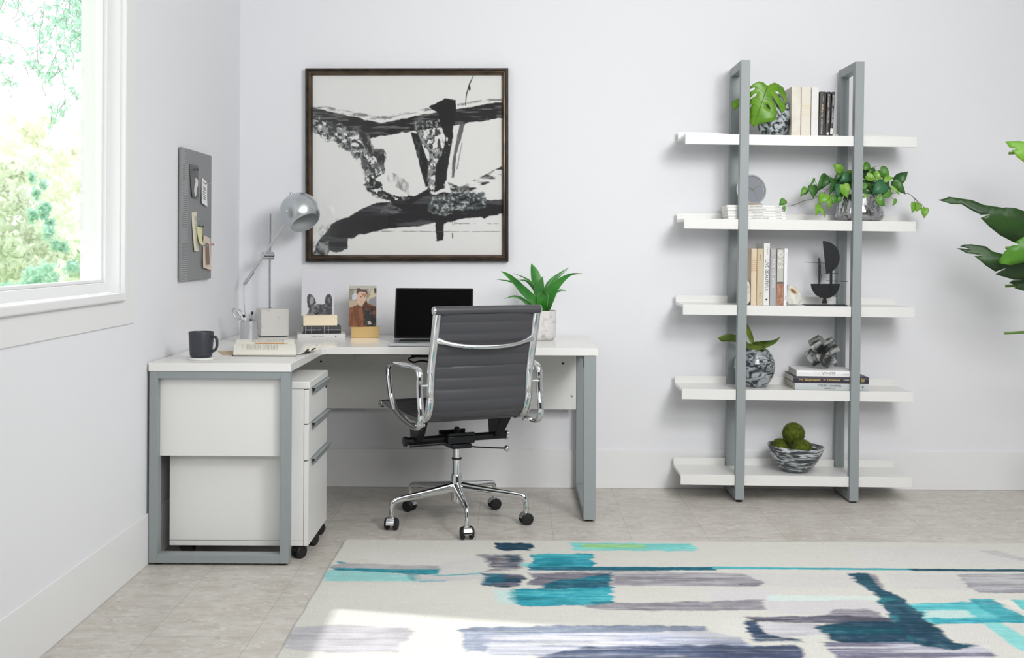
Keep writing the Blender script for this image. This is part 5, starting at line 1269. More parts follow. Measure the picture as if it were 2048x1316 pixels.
standing(2, 1526.4, 1538.4, 124, 5.475, 'book', 'tallest off-white book lettered LIVE BEAUTIFUL, third shelf', 0.19, M_offw, G3, texts=[('LIVE BEAUTIFUL', 0.0215, 0.735, M_ink, 'LEFT'), ('ATHENA C.', 0.008, 0.95, M_greymark, 'LEFT', 0.1), ('\u25cf', 0.013, 0.09, M_ink, 'CENTER')])
standing(2, 1539.4, 1552, 113, 5.475, 'book', 'mid grey book with white capitals, third shelf', 0.18, M_mg, G3, texts=[('MADE  FOR  LIVING', 0.0155, 0.82, M_wp2, 'LEFT'), ('\u2022 \u2022 \u2022', 0.010, 0.93, M_wp2, 'CENTER')])
standing(2, 1553.2, 1566.3, 112, 5.475, 'book', 'pale sage book with a copper lower band, third shelf', 0.18, M_sage, G3, bands=[(0.0, 0.385, M_copper), (0.385, 0.42, M_dkband)], texts=[('O V S', 0.034, 0.97, M_wp2, 'LEFT', 0.0), ('ZEN', 0.022, 0.36, M_wp2, 'LEFT'), ('LOFC', 0.022, 0.21, M_wp2, 'LEFT')])
standing(2, 1566.8, 1573.2, 114, 5.475, 'book', 'thin white book, rightmost between the agates', 0.18, M_lilac, G3, texts=[('TYPE', 0.006, 0.93, M_greymark, 'LEFT'), ('MONO', 0.006, 0.17, M_greymark, 'LEFT')], lean=math.radians(0.4))
M_agate = pmat('agate_white', (222, 221, 214), 0.3, c2=(204, 202, 192), scale=24, coat=0.3, dist=1.0); M_geode = pmat('geode_brown', (142, 106, 62), 0.5, c2=(96, 66, 36), scale=90, bump=0.8, bscale=160); M_geoder = pmat('geode_rim', (214, 200, 178), 0.3)
def rock(root, outline, conv, Y0, Y1, name, mat):
    "rounded stone whose cut face shows the outline"
    pts = [at(*conv(*q), Y0) for q in outline]; c_ = sum(pts, Vector()) / len(pts)
    zb_ = min(p.z for p in pts)
    vs = []; fs = []; n = len(pts); rings = [(0.86, -0.006), (0.97, -0.002), (1.0, 0.006), (1.0, (Y1 - Y0) * 0.6), (0.9, (Y1 - Y0) * 0.85), (0.6, Y1 - Y0)]
    for s_, dy in rings:
        for p in pts:
            q = c_ + (p - c_) * s_
            q.z = max(q.z, zb_); 
            if p.z - zb_ < 0.004: q.z = zb_
            vs.append(Vector((q.x, Y0 + dy, q.z)))
    for r in range(len(rings) - 1):
        for j in range(n): fs.append((r * n + j, r * n + (j + 1) % n, (r + 1) * n + (j + 1) % n, (r + 1) * n + j))
    fs.append(tuple(range(n))); fs.append(tuple(range((len(rings) - 1) * n, len(rings) * n)))
    return MB().add(vs, fs).build(name, mat, root, smooth=50)
def tz(x, y): return (1430 + x / 6.827, 460 + y / 6.827)
ag = thing('agate_bookend', 'white agate bookend with a brown geode hollow, right of the books', 'bookend', onshelf(2, 1588, 5.52))
R1 = chaikin([Vector((x, y, 0)) for x, y in [(968, 1012), (962, 900), (985, 760), (1030, 745), (1090, 765), (1150, 820), (1190, 900), (1188, 960), (1150, 1010)]], 2, True)
a1 = rock(ag, [(p.x, p.y) for p in R1], tz, 5.50, 5.56, 'stone', M_agate)
def blob(root, outline, conv, Y, name, mat, th=0.003):
    P_ = chaikin([Vector((x, y, 0)) for x, y in outline], 1, True)
    return MB().prism([(p.x, p.y) for p in P_], 0, th, lambda p, q, a: tuple(at(*conv(p, q), Y) + Vector((0, a, 0)))).build(name, mat, root)
blob(a1, [(1015, 790), (1060, 780), (1120, 800), (1145, 860), (1120, 885), (1060, 875), (1020, 840)], tz, 5.4925, 'geode_rim', M_geoder)
blob(a1, [(1030, 805), (1055, 798), (1075, 820), (1110, 845), (1115, 866), (1075, 866), (1040, 840)], tz, 5.4915, 'geode_hollow', M_geode)
ag2 = thing('agate_bookend', 'white agate bookend left of the books, half behind the front post', 'bookend', onshelf(2, 1498, 5.54))
R2 = chaikin([Vector((x, y, 0)) for x, y in [(380, 1012), (378, 850), (400, 730), (440, 690), (470, 705), (486, 800), (487, 1012)]], 2, True)
a2 = rock(ag2, [(p.x, p.y) for p in R2], tz, 5.485, 5.55, 'stone', M_agate)
blob(a2, [(432, 770), (450, 755), (468, 770), (466, 800), (442, 805)], tz, 5.4775, 'geode_rim', pmat('agate_grey', (190, 190, 188), 0.3))
sc_o = onshelf(2, 1648, 5.55)
scu = thing('metal_sculpture', 'black metal half-disc sculpture on a thin plate, third shelf', 'sculpture', sc_o)
YS = 5.56; zb = sz(2, sc_o.x)
pA = at(*tz(1185, 975), 5.60); pB = at(*tz(1820, 1010), 5.50)
MB().prism([(at(1604, 604, 5.60).x, 5.615), (at(1690, 604, 5.6).x, 5.615), (at(1696.5, 607, 5.49).x, 5.50), (at(1612, 607, 5.49).x, 5.50)], zb + 0.0005, zb + 0.0035).build('base_plate', M_blackm, scu, bevel=0.0008)
def disc(cx_, cy_, r_px, a0_, a1_, Y, nm, th=0.003, n=40):
    out = []
    for k in range(n + 1):
        a = math.radians(a0_ + (a1_ - a0_) * k / n); out.append((cx_ + r_px * math.cos(a), cy_ + r_px * math.sin(a)))
    return MB().prism(out, 0, th, lambda p, q, a: tuple(at(*tz(p, q), Y) + Vector((0, a, 0)))).build(nm, M_blackm, scu)
# lower half disc (flat side up), upper half disc (flat side left)
disc(1507, 735, 198, 0, 180, YS, 'lower_half_disc'); disc(1478, 375, 226, -92, 80, YS + 0.006, 'upper_half_disc')
MB().prism([(1412, 740), (1410, 560), (1412, 390), (1422, 375), (1436, 410), (1447, 500), (1446, 600), (1435, 690), (1424, 740)], 0, 0.003, lambda p, q, a: tuple(at(*tz(p, q), YS - 0.012) + Vector((0, a, 0)))).build('upright_blade', M_blackm, scu)
m = MB()
for (x0, y0_, x1, y1_, dy) in ((1215, 438, 1500, 452, 0.0), (1520, 690, 1815, 706, -0.005), (1450, 597, 1678, 590, -0.002)):
    m.cyl(at(*tz(x0, y0_), YS + dy), at(*tz(x1, y1_), YS + dy + 0.02), 0.0011, n=8)
m.cyl(at(*tz(1455, 597), YS - 0.002), at(*tz(1438, 735), YS - 0.004), 0.0012, n=8)
m.build('rods', M_blackm, scu)
MB().box(at(*tz(1570, 700), YS).x, at(*tz(1600, 700), YS).x, YS - 0.004, YS + 0.008, at(*tz(1580, 830), YS).z, at(*tz(1580, 560), YS).z).build('post', M_blackm, scu)
m = MB(); m.prism([(1465, 1003), (1535, 1003), (1524, 950), (1510, 905), (1495, 905), (1478, 950)], 0, 0.016, lambda p, q, a: tuple(at(*tz(p, q), YS - 0.006) + Vector((0, a, 0)))).build('foot_bracket', M_blackm, scu, bevel=0.001)

# ---- fourth shelf: vase, books, cross sculpture
v = onshelf(3, 1508.5, 5.592)
v2 = thing('vase', 'round slate grey swirled vase on the fourth shelf', 'vase', v, 0, None, TLT)
vase_body(v2, v, [(0, 0.001), (0.052, 0.001), (0.060, 0.006), (0.078, 0.03), (0.093, 0.065), (0.0975, 0.095), (0.094, 0.125), (0.082, 0.155), (0.062, 0.178), (0.046, 0.186), (0.043, 0.184), (0.055, 0.172), (0.075, 0.14), (0.09, 0.09), (0.06, 0.02), (0, 0.012)], M_mv2)
M_olive = pmat('olive_leaf', (112, 128, 44), 0.5, c2=(84, 108, 40), scale=16); 
lp_ = thing('cut_leaves', 'olive green cut leaves spreading from the round slate vase', 'leaf', v + Vector((0, 0, 0.18)))
def fz(x, y): return (1340 + x / 3.938, 640 + y / 3.938)
top_ = v + Vector((0, 0, 0.18))
def bigleaf(ptsY, ws, side, fold=-0.3):
    P_ = catmull([at(*fz(x, y), Y) for x, y, Y in ptsY], 6); W_ = [max(0.0006, q.x) for q in catmull([Vector((w_, 0, 0)) for w_ in ws], 6)]
    return MB().leaf(P_, W_, side, fold=fold, thick=0.0012).build('leaf', M_olive, lp_, smooth=80)
bigleaf([(625, 200, 5.59), (560, 165, 5.585), (480, 145, 5.58), (420, 148, 5.57), (378, 140, 5.56)], [0.004, 0.016, 0.020, 0.018, 0.001], (0, -0.5, 1))
bigleaf([(650, 205, 5.59), (640, 150, 5.60), (622, 90, 5.60), (608, 30, 5.60)], [0.006, 0.012, 0.012, 0.001], (1, -0.4, 0), 0.3)
bigleaf([(640, 205, 5.585), (700, 185, 5.56), (760, 180, 5.54), (820, 165, 5.53), (870, 130, 5.52)], [0.004, 0.014, 0.020, 0.014, 0.001], (0, -0.8, 0.9))
bigleaf([(640, 205, 5.575), (680, 195, 5.54), (720, 200, 5.52), (755, 240, 5.505)], [0.006, 0.016, 0.018, 0.001], (0.4, -0.8, 0.9))
bigleaf([(600, 200, 5.58), (630, 205, 5.55), (680, 215, 5.53), (750, 205, 5.52), (830, 180, 5.52)], [0.010, 0.014, 0.014, 0.010, 0.001], (0, -0.4, 1))
MB().tube([v + Vector((0, 0, 0.09)), v + Vector((0, 0, 0.185)), at(*fz(630, 200), 5.585)], 0.003, n=8).build('stalk', M_stem, lp_)
G4 = 'books lying on the fourth shelf'
M_lgrey = pmat('light_grey_cover', (190, 195, 197), 0.5); M_navy = pmat('dark_aubergine_cover', (54, 48, 62), 0.45); M_yel2 = pmat('yellow_gold_print', (232, 206, 110), 0.5); M_whc = pmat('white_cover', (236, 236, 238), 0.45)
YB4 = 5.462
x1 = onshelf(3, 1739.5, YB4 ); RTB = Matrix(((0, 0, -1, 0), (0, 1, 0, 0), (1, 0, 0, 0), (0, 0, 0, 1)))
def lay4(label, pxl, pxr, z, T, D, cover, texts, pages=None, hard=True, yaw=-2.0):
    a = onshelf(3, pxl, YB4); b = onshelf(3, pxr, YB4)
    M = Matrix.Translation((b.x, YB4, sz(3, b.x) + 0.0008 + z)) @ RT @ Matrix.Rotation(math.radians(yaw), 4, 'Z') @ RTB
    return book('book', label, T, b.x - a.x, D, M, cover, G4, texts=texts, hard=hard, pages=pages)
lay4('light grey book lettered STEVEN GAMBREL, bottom of the fourth shelf stack', 1591, 1738.5, 0, 0.0325, 0.215, M_lgrey, [('STEVEN GAMBREL', 0.0140, 0.185, M_ink, 'CENTER', 0.14), ('PERSPECTIVE', 0.0085, 0.185, M_ink, 'CENTER', -0.24), ('R', 0.017, 0.030, M_ink, 'CENTER', 0)])
lay4('dark aubergine book with yellow title, middle of the fourth shelf stack', 1588, 1737.5, 0.0329, 0.0305, 0.215, M_navy, [('THE', 0.0100, 0.325, M_yel2, 'LEFT', 0), ('Encyclopedia', 0.0145, 0.300, M_yel2, 'LEFT', 0), ('OF', 0.0095, 0.212, M_yel2, 'LEFT', 0), ('Ornament', 0.0145, 0.194, M_yel2, 'LEFT', 0), ('ALBERT', 0.0095, 0.118, M_whitep, 'LEFT', 0), ('SI', 0.022, 0.028, M_yel2, 'CENTER', 0)])
lay4('white book lettered THE WHITE, top of the fourth shelf stack', 1594, 1708, 0.0638, 0.0285, 0.205, M_whc, [('THE', 0.0185, 0.190, M_lite, 'LEFT', 0), ('WHITE', 0.0205, 0.150, M_greymark, 'LEFT', 0), ('INTERIORS', 0.008, 0.235, M_lite, 'CENTER', 0), ('JAMES PHIL', 0.006, 0.052, M_greymark, 'LEFT', -0.1)])
zt4 = lambda X: sz(3, X) + 0.0008 + 0.0638 + 0.0287
YX = 5.555; cc = at(1645, 704.5, YX); 
M_mb = pmat('black_marble', (40, 42, 42), 0.12, c2=(184, 186, 184), scale=7, stretch=(1, 1.6, 0.8), lo=0.42, hi=0.58, dist=1.6, coat=0.5)
xs4 = thing('marble_cross_sculpture', 'grey and black marble block cross sculpture on the white book', 'sculpture', (cc.x, YX, zt4(cc.x)))
s_ = 0.0295; L_ = 0.0745
axes = [Vector((0.72, -0.42, -0.56)), None, None]
ax1 = Vector((0.80, -0.30, 0.55)).normalized(); ax2 = Vector((-0.52, -0.32, 0.62)); ax2 = (ax2 - ax1 * ax2.dot(ax1)).normalized(); ax3 = ax1.cross(ax2)
RR = Matrix((ax1, ax2, ax3)).transposed().to_4x4()
cc = cc; low = min((RR @ Vector((sx_ * a_, sy_ * b_, sq_ * c_))).z for a_, b_, c_ in ((L_, s_, s_), (s_, L_, s_), (s_, s_, L_)) for sx_ in (-1, 1) for sy_ in (-1, 1) for sq_ in (-1, 1))
Mc = Matrix.Translation((cc.x, YX, zt4(cc.x) - low)) @ RR
m = MB()
bmx = bmesh.new()
# union of three bars without inner overlap: centre cube + six arms
m.box(-s_, s_, -s_, s_, -L_, L_, M=Mc)
for sg in (-1, 1):
    a_, b_ = (s_, L_) if sg > 0 else (-L_, -s_)
    m.box(a_, b_, -s_, s_, -s_, s_, M=Mc); m.box(-s_, s_, a_, b_, -s_, s_, M=Mc)
bmx.free()
m.build('cross_body', M_mb, xs4, bevel=0.0015)

# ---- bottom shelf: bowl with moss balls
v = onshelf(4, 1590.5, 5.565)
bw = thing('bowl', 'black and white brushed ceramic bowl on the bottom shelf', 'bowl', v, 0, None, TLT)
M_bowl = pmat('brushed_black_white_glaze', (56, 62, 68), 0.25, c2=(206, 212, 214), scale=9, stretch=(1.2, 1.2, 7.5), lo=0.50, hi=0.60, dist=1.2, coat=0.3, detail=8)
bprof = [(0, 0.0), (0.045, 0.0), (0.060, 0.005), (0.085, 0.028), (0.108, 0.060), (0.124, 0.092), (0.1335, 0.121), (0.1325, 0.124), (0.1295, 0.123), (0.119, 0.093), (0.102, 0.062), (0.08, 0.034), (0.055, 0.013), (0, 0.010)]
vb = MB().lathe(bprof, n=72)
vb.v = [v + RT @ (Vector((q.x, q.y, q.z * (1.0 - 0.04 * q.x / 0.133 * (q.z / 0.124) + 0.02 * (q.x / 0.133) ** 2)))) for q in vb.v]
nt = M_bowl.node_tree
nt.nodes['Mapping'].inputs['Rotation'].default_value = (0.0, 0.18, 0)
vb.build('bowl_body', M_bowl, bw, smooth=60)
M_moss = pmat('moss', (64, 78, 14), 0.95, c2=(98, 108, 26), scale=60, lo=0.4, hi=0.65, bump=1.0, bscale=120)
def mossball(label, px, py, Y, r):
    c_ = at(px, py, Y); o = thing('moss_ball', label, 'moss ball', c_ - Vector((0, 0, r)))
    mb = MB(); rg = random.Random(int(px))
    mb.ball(c_, r * 0.97, n=48, m=28, noise=0.022)
    for k in range(1500):
        u = rg.uniform(-1, 1); a = rg.uniform(0, 2 * PI); q = math.sqrt(1 - u * u)
        nrm_ = Vector((q * math.cos(a), q * math.sin(a), u)); t_ = nrm_.cross(Vector((rg.random(), rg.random(), rg.random()))).normalized()
        b0 = c_ + nrm_ * r * 0.95; l_ = r * rg.uniform(0.06, 0.17); w_ = r * 0.02
        mb.add([b0 - t_ * w_, b0 + t_ * w_, b0 + nrm_ * l_ + nrm_.cross(t_) * l_ * rg.uniform(-1, 1)], [(0, 1, 2)])
    mb.build('moss_body', M_moss, o, smooth=0)
Gm = 'moss balls in the bowl'
mossball('green moss ball resting on top of the two others', 1587, 867, 5.56, 0.0525)
mossball('green moss ball low on the left side of the bowl', 1560, 897, 5.585, 0.0475)
mossball('green moss ball low on the right side of the bowl', 1603, 899, 5.53, 0.050)

# ------------------------------------------------------------------ large broad-leaved plant at the right edge
Mbl = pmat('dark_broad_leaf', (36, 62, 30), 0.42, c2=(48, 82, 34), scale=5, stretch=(1, 1, 3)); Mbl2 = pmat('bright_broad_leaf', (84, 138, 40), 0.42, c2=(66, 120, 36), scale=5); Mbl3 = pmat('lime_broad_leaf', (140, 186, 62), 0.42, c2=(110, 168, 50), scale=5)
YPt = 5.05; potc = Vector((2.62, YPt, 0))
bp = thing('potted_banana_plant', 'large broad-leaved green plant entering at the right edge of the photo', 'potted plant', potc)
MB().lathe([(0, 0), (0.15, 0), (0.17, 0.01), (0.20, 0.36), (0.195, 0.365), (0.18, 0.365), (0.175, 0.32), (0, 0.31)], c=potc, n=48).build('pot', M_conc, bp, smooth=50)
def bz(x, y): return (1860 + x / 2.925, 250 + y / 2.925)
LB = [([(55, 438), (95, 428), (112, 420), (240, 440), (300, 468), (415, 487), (420, 483), (480, 488), (550, 515), (640, 560), (740, 640), (640, 690), (480, 685), (400, 645), (340, 600), (280, 545), (330, 523), (280, 527), (230, 500), (180, 465), (120, 462)], YPt + 0.02, Mbl, 0.10),
 ([(165, 720), (245, 728), (180, 710), (200, 700), (240, 698), (320, 710), (355, 740), (430, 760), (550, 800), (650, 830), (740, 880), (640, 905), (550, 905), (480, 905), (370, 872), (430, 835), (370, 857), (310, 820), (250, 767), (300, 762), (210, 750)], YPt - 0.02, Mbl, 0.10),
 ([(410, 790), (430, 740), (465, 705), (510, 700), (480, 688), (550, 645), (650, 600), (720, 600), (740, 700), (650, 760), (550, 800), (470, 820), (415, 812)], YPt - 0.12, Mbl2, 0.10),
 ([(445, 95), (515, 95), (550, 100), (650, 120), (760, 180), (740, 260), (640, 260), (550, 228), (530, 213), (500, 190), (470, 148), (510, 145), (460, 130)], YPt - 0.05, Mbl3, 0.08),
 ([(460, 925), (480, 908), (550, 905), (640, 920), (740, 960), (640, 990), (550, 973), (520, 965), (485, 952), (510, 940)], YPt + 0.05, Mbl, 0.06),
 ([(538, 1215), (560, 1205), (640, 1200), (740, 1240), (640, 1240), (560, 1222)], YPt + 0.02, Mbl, 0.05)]
for outl, Yl, ml, bd in LB:
    xs0 = [at(*bz(*q), Yl) for q in outl]; xm = min(p.x for p in xs0); x9 = max(p.x for p in xs0); zm = sum(p.z for p in xs0) / len(xs0)
    ob = flat_leaf('leaf', outl, bz, Yl, ml, bp, lambda c_, xm=xm, x9=x9, zm=zm, bd=bd: -bd * ((c_.x - xm) / (x9 - xm)) ** 0.5 * 0.6 + 3.0 * bd * abs(c_.z - zm))
    tip = Vector((x9 - 0.02, Yl - bd * 0.5, zm))
    MB().tube(catmull([tip - Vector((0.2, -0.04, 0.0)), tip, tip + Vector((0.12, 0, -0.12)), Vector((2.6, YPt, max(0.34, tip.z - 0.6))), potc + Vector((0, 0, 0.31))], 5), 0.006, n=8).build('leaf_stalk', M_stem, ob)
# ------------------------------------------------------------------ rug
RX0, RX1, RY0, RY1, RZ = -0.678, 2.37, 2.25, 4.672, 0.012
nx, ny = 1180, 600
gx = np.linspace(RX0, RX1, nx); gy = np.concatenate([np.linspace(RY1, 3.2, 470), np.linspace(3.19, RY0, 130)])
GX, GY = np.meshgrid(gx, gy)
edge = 0.004 * (fbm(GY * 9, GX * 0 + 3, 3, 2) - 0.5) * 2
GXX = GX + np.where(GX < RX0 + 0.02, edge, 0)
GYY = GY + np.where(GY > RY1 - 0.02, 0.004 * (fbm(GX * 9, GY * 0 + 5, 3, 1) - 0.5) * 2, 0)
GZ = RZ + 0.0015 * (fbm(GX * 60, GY * 60, 2, 1) - 0.5) - 0.006 * np.clip(1 - np.minimum(np.minimum(GX - RX0, RX1 - GX), np.minimum(GY - RY0, RY1 - GY)) / 0.008, 0, 1)
cv = Canvas(GX * 1000, GY * 1000, (209, 208, 202))
def R(poly, col, soft=14, wob=(10, 0.012), alpha=1.0, **kw):
    P_ = []
    for x, y in poly:
        q = on_floor(x, y, RZ); P_.append((q.x * 1000, q.y * 1000))
    cv.fill(P_, col, soft, (wob[0] * 1.2, wob[1] * 1.8), alpha, rag=20 if max(p[0] for p in P_) - min(p[0] for p in P_) > 120 else 7, **kw)
ST = (0.004, 0.03)
def tx(lo=0.36, hi=0.56, k=2): return (0.0045, 0.045, lo * 0.95 - 0.02 if lo > 0.22 else lo - 0.10, hi - 0.06, k, 0.35)
NAV = (32, 66, 86); TEAL = (30, 112, 128); AQ = (66, 166, 178); AQL = (138, 200, 200); GRY = (140, 139, 146); GRD = (98, 97, 110); LG = (203, 202, 202); WASH = (212, 210, 206)
# faint washes
R([(730, 1104), (960, 1108), (965, 1131), (735, 1127)], WASH, 30, alpha=0.8)
R([(870, 1131), (965, 1110), (975, 1145), (880, 1150)], LG, 30, alpha=0.7)
R([(1480, 1146), (1700, 1148), (1725, 1174), (1490, 1172)], LG, 20, alpha=0.8)
R([(1770, 1148), (1925, 1150), (1935, 1180), (1790, 1178)], LG, 20, alpha=0.8)
R([(1400, 1178), (1550, 1178), (1560, 1202), (1430, 1204)], (208, 205, 208), 20, alpha=0.9)
R([(1535, 1198), (1755, 1203), (1785, 1225), (1650, 1230), (1540, 1226)], (203, 200, 204), 20, alpha=0.9)
R([(1530, 1190), (1760, 1192), (1770, 1200), (1540, 1202)], (208, 222, 218), 16, alpha=0.9)
R([(1700, 1096), (1990, 1100), (2060, 1118), (2060, 1130), (1730, 1122)], (208, 207, 206), 20, alpha=0.9)
R([(1960, 1102), (2000, 1100), (2060, 1120), (2040, 1122)], (184, 183, 184), 16, alpha=0.7)
R([(660, 1170), (1000, 1168), (1010, 1200), (640, 1210)], (214, 212, 206), 60, alpha=0.6)
R([(1440, 1238), (1500, 1236), (1520, 1270), (1450, 1280)], (214, 214, 210), 30, alpha=0.6)
R([(1880, 1250), (2060, 1248), (2060, 1300), (1930, 1290)], (206, 205, 202), 20, alpha=0.8)
# strokes
R([(989, 1086), (1066, 1086), (1071, 1095), (1058, 1101), (1000, 1101), (990, 1094)], NAV, 10, (14, 0.02), tex=tx(0.18, 0.34))
R([(1138, 1085), (1380, 1087), (1395, 1097), (1380, 1102), (1150, 1101)], (126, 204, 200), 14, tex=tx(0.2, 0.4))
R([(1160, 1088), (1290, 1089), (1285, 1096), (1170, 1096)], (160, 208, 130), 18, alpha=0.8)
R([(960, 1110), (1040, 1109), (1042, 1140), (975, 1143), (985, 1128)], GRD, 22, (18, 0.02), tex=tx(0.25, 0.5), col2=((150, 149, 156), 0.006, 0.02, 0.45, 0.65))
R([(1010, 1109), (1038, 1109), (1042, 1124), (1018, 1126)], NAV, 22, alpha=0.8)
R([(1038, 1126), (1060, 1124), (1060, 1134), (1046, 1134)], AQL, 12, alpha=0.9)
R([(1057, 1108), (1188, 1107), (1184, 1120), (1192, 1136), (1060, 1136), (1064, 1122)], AQ, 10, (14, 0.02), col2=((40, 140, 158), 0.006, 0.02, 0.42, 0.62))
R([(1052, 1133), (1430, 1134), (1432, 1141), (1060, 1141)], (36, 104, 124), 8, (5, 0.01), tex=tx(0.15, 0.35))
R([(1120, 1140), (1340, 1141), (1340, 1143), (1125, 1143)], GRD, 8, alpha=0.6)
R([(1428, 1133), (1700, 1136), (2060, 1139), (2060, 1142), (1700, 1140), (1428, 1138)], (76, 170, 180), 8, (3, 0.01))
R([(1815, 1137), (1900, 1138), (2060, 1139), (2060, 1144), (1830, 1142)], NAV, 8, (4, 0.01), alpha=0.9)
R([(674, 1124), (700, 1127), (875, 1132), (880, 1140), (850, 1147), (665, 1136)], (170, 168, 171), 14, alpha=0.95, tex=tx(0.2, 0.42))
R([(672, 1123), (690, 1125), (690, 1127), (670, 1126)], AQ, 6)
R([(657, 1140), (780, 1146), (850, 1156), (880, 1163), (650, 1162)], (150, 204, 203), 14, (10, 0.01), tex=tx(0.15, 0.4))
R([(664, 1135), (780, 1138), (876, 1139), (880, 1147), (850, 1149), (760, 1145), (664, 1140)], (46, 134, 148), 8, (8, 0.01), tex=tx(0.2, 0.34))
R([(810, 1146), (840, 1146), (845, 1160), (825, 1162)], (100, 160, 168), 14, alpha=0.8)
R([(830, 1150), (960, 1148), (965, 1156), (880, 1164), (835, 1163)], (196, 194, 196), 14, alpha=0.8, tex=tx(0.25, 0.5))
R([(860, 1150), (968, 1146), (968, 1148), (870, 1152)], AQ, 5, alpha=0.8); R([(840, 1161), (890, 1161), (890, 1163), (840, 1163)], AQ, 5, alpha=0.7)
R([(966, 1147), (1045, 1148), (1051, 1158), (1040, 1171), (1015, 1175), (962, 1171), (972, 1160)], NAV, 12, (14, 0.02), tex=tx(0.18, 0.36), col2=((112, 108, 122), 0.004, 0.02, 0.42, 0.66))
R([(966, 1148), (1010, 1148), (1008, 1166), (968, 1168)], (34, 100, 122), 26, alpha=0.85)
R([(1064, 1146), (1220, 1145), (1226, 1170), (1100, 1173), (1058, 1170)], (118, 117, 128), 12, (14, 0.02), tex=tx(0.2, 0.46))
R([(1222, 1143), (1480, 1147), (1528, 1165), (1510, 1173), (1225, 1171)], (140, 138, 146), 14, (8, 0.01), tex=tx(0.2, 0.55), col2=((172, 170, 176), 0.003, 0.03, 0.45, 0.7))
R([(1480, 1169), (1520, 1170), (1518, 1172), (1480, 1171)], GRD, 5, alpha=0.6)
R([(1100, 1163), (1160, 1156), (1220, 1146), (1224, 1176), (1080, 1178)], (38, 116, 134), 12, (12, 0.02), tex=tx(0.16, 0.4), col2=((40, 92, 112), 0.006, 0.03, 0.45, 0.6))
R([(1020, 1179), (1120, 1177), (1224, 1173), (1222, 1190), (1227, 1203), (1212, 1210), (1050, 1212), (1018, 1200)], AQ, 12, (14, 0.02), col2=((44, 146, 164), 0.006, 0.025, 0.42, 0.6))
R([(990, 1180), (1025, 1180), (1030, 1208), (1000, 1208)], (190, 222, 220), 30, alpha=0.7)
R([(1178, 1202), (1228, 1202), (1224, 1209), (1190, 1210)], TEAL, 12, alpha=0.8)
R([(1160, 1212), (1215, 1207), (1400, 1204), (1530, 1198), (1532, 1219), (1380, 1222), (1225, 1220), (1180, 1216)], (146, 144, 151), 12, (8, 0.012), tex=tx(0.2, 0.5), col2=((140, 138, 146), 0.004, 0.03, 0.5, 0.65))
R([(1226, 1206), (1400, 1203), (1400, 1208), (1226, 1210)], (130, 128, 138), 10, alpha=0.6)
# foreground
R([(592, 1253), (680, 1250), (760, 1253), (826, 1256), (812, 1280), (790, 1304), (650, 1305), (565, 1298), (575, 1280)], (172, 170, 175), 14, (12, 0.01), tex=tx(0.15, 0.45), col2=((190, 189, 194), 0.004, 0.02, 0.45, 0.65))
R([(918, 1262), (940, 1255), (1100, 1251), (1300, 1251), (1411, 1252), (1414, 1261), (1300, 1264), (960, 1275)], (128, 138, 156), 12, (12, 0.015), tex=tx(0.18, 0.45))
R([(920, 1262), (980, 1260), (975, 1304), (930, 1304), (925, 1285)], (142, 150, 166), 14, (12, 0.015), tex=tx(0.18, 0.45))
R([(960, 1268), (1410, 1262), (1480, 1275), (1510, 1300), (1440, 1312), (980, 1310)], (146, 152, 170), 16, (12, 0.012), tex=tx(0.24, 0.6, 3), col2=((186, 188, 200), 0.003, 0.05, 0.45, 0.6))
R([(1170, 1294), (1300, 1290), (1590, 1291), (1605, 1300), (1620, 1330), (1040, 1330), (1080, 1312)], (70, 80, 104), 16, (12, 0.015), tex=tx(0.2, 0.4), col2=((112, 118, 134), 0.003, 0.04, 0.5, 0.65))
R([(1652, 1232), (1668, 1217), (1740, 1219), (1788, 1242), (1700, 1247)], (140, 136, 145), 14, (14, 0.02), tex=tx(0.2, 0.45))
R([(1494, 1234), (1680, 1231), (1790, 1236), (1800, 1246), (1700, 1248), (1500, 1243)], (92, 92, 106), 12, (8, 0.015), tex=tx(0.18, 0.42))
R([(1515, 1245), (1630, 1248), (1650, 1270), (1560, 1276), (1530, 1268)], (184, 183, 190), 16, (8, 0.012), tex=tx(0.25, 0.5), col2=((206, 206, 210), 0.003, 0.03, 0.4, 0.6))
R([(1488, 1240), (1512, 1240), (1540, 1270), (1600, 1278), (1610, 1284), (1515, 1283), (1495, 1262)], (56, 74, 98), 16, (12, 0.015), tex=tx(0.2, 0.42), col2=((84, 88, 106), 0.004, 0.03, 0.5, 0.65))
R([(1632, 1252), (1700, 1243), (1800, 1243), (1880, 1262), (1915, 1292), (1800, 1297), (1700, 1290), (1660, 1278)], NAV, 16, (12, 0.015), tex=tx(0.14, 0.34), col2=((28, 84, 100), 0.004, 0.03, 0.5, 0.62))
R([(1640, 1284), (1900, 1286), (1962, 1292), (1990, 1306), (2000, 1330), (1690, 1330), (1660, 1300)], (120, 120, 140), 14, (8, 0.012), tex=tx(0.2, 0.5), col2=((196, 196, 206), 0.003, 0.04, 0.5, 0.62))
R([(1690, 1146), (1737, 1147), (1750, 1158), (1775, 1182), (1815, 1203), (1850, 1232), (1865, 1252), (1905, 1285), (1960, 1292), (1900, 1300), (1840, 1290), (1790, 1250), (1765, 1215), (1745, 1182), (1715, 1165)], (42, 82, 100), 12, (10, 0.02), tex=tx(0.12, 0.3), col2=((52, 122, 134), 0.006, 0.01, 0.48, 0.62))
R([(1738, 1148), (1752, 1150), (1772, 1176), (1755, 1172)], (140, 136, 146), 12, alpha=0.8)
R([(1800, 1215), (1845, 1225), (1880, 1265), (1920, 1290), (1840, 1292), (1790, 1250)], NAV, 20, alpha=0.85)
R([(1915, 1148), (2060, 1147), (2060, 1186), (1955, 1186), (1935, 1172)], (152, 151, 158), 12, (10, 0.015), tex=tx(0.2, 0.5), col2=((182, 181, 186), 0.003, 0.03, 0.46, 0.62))
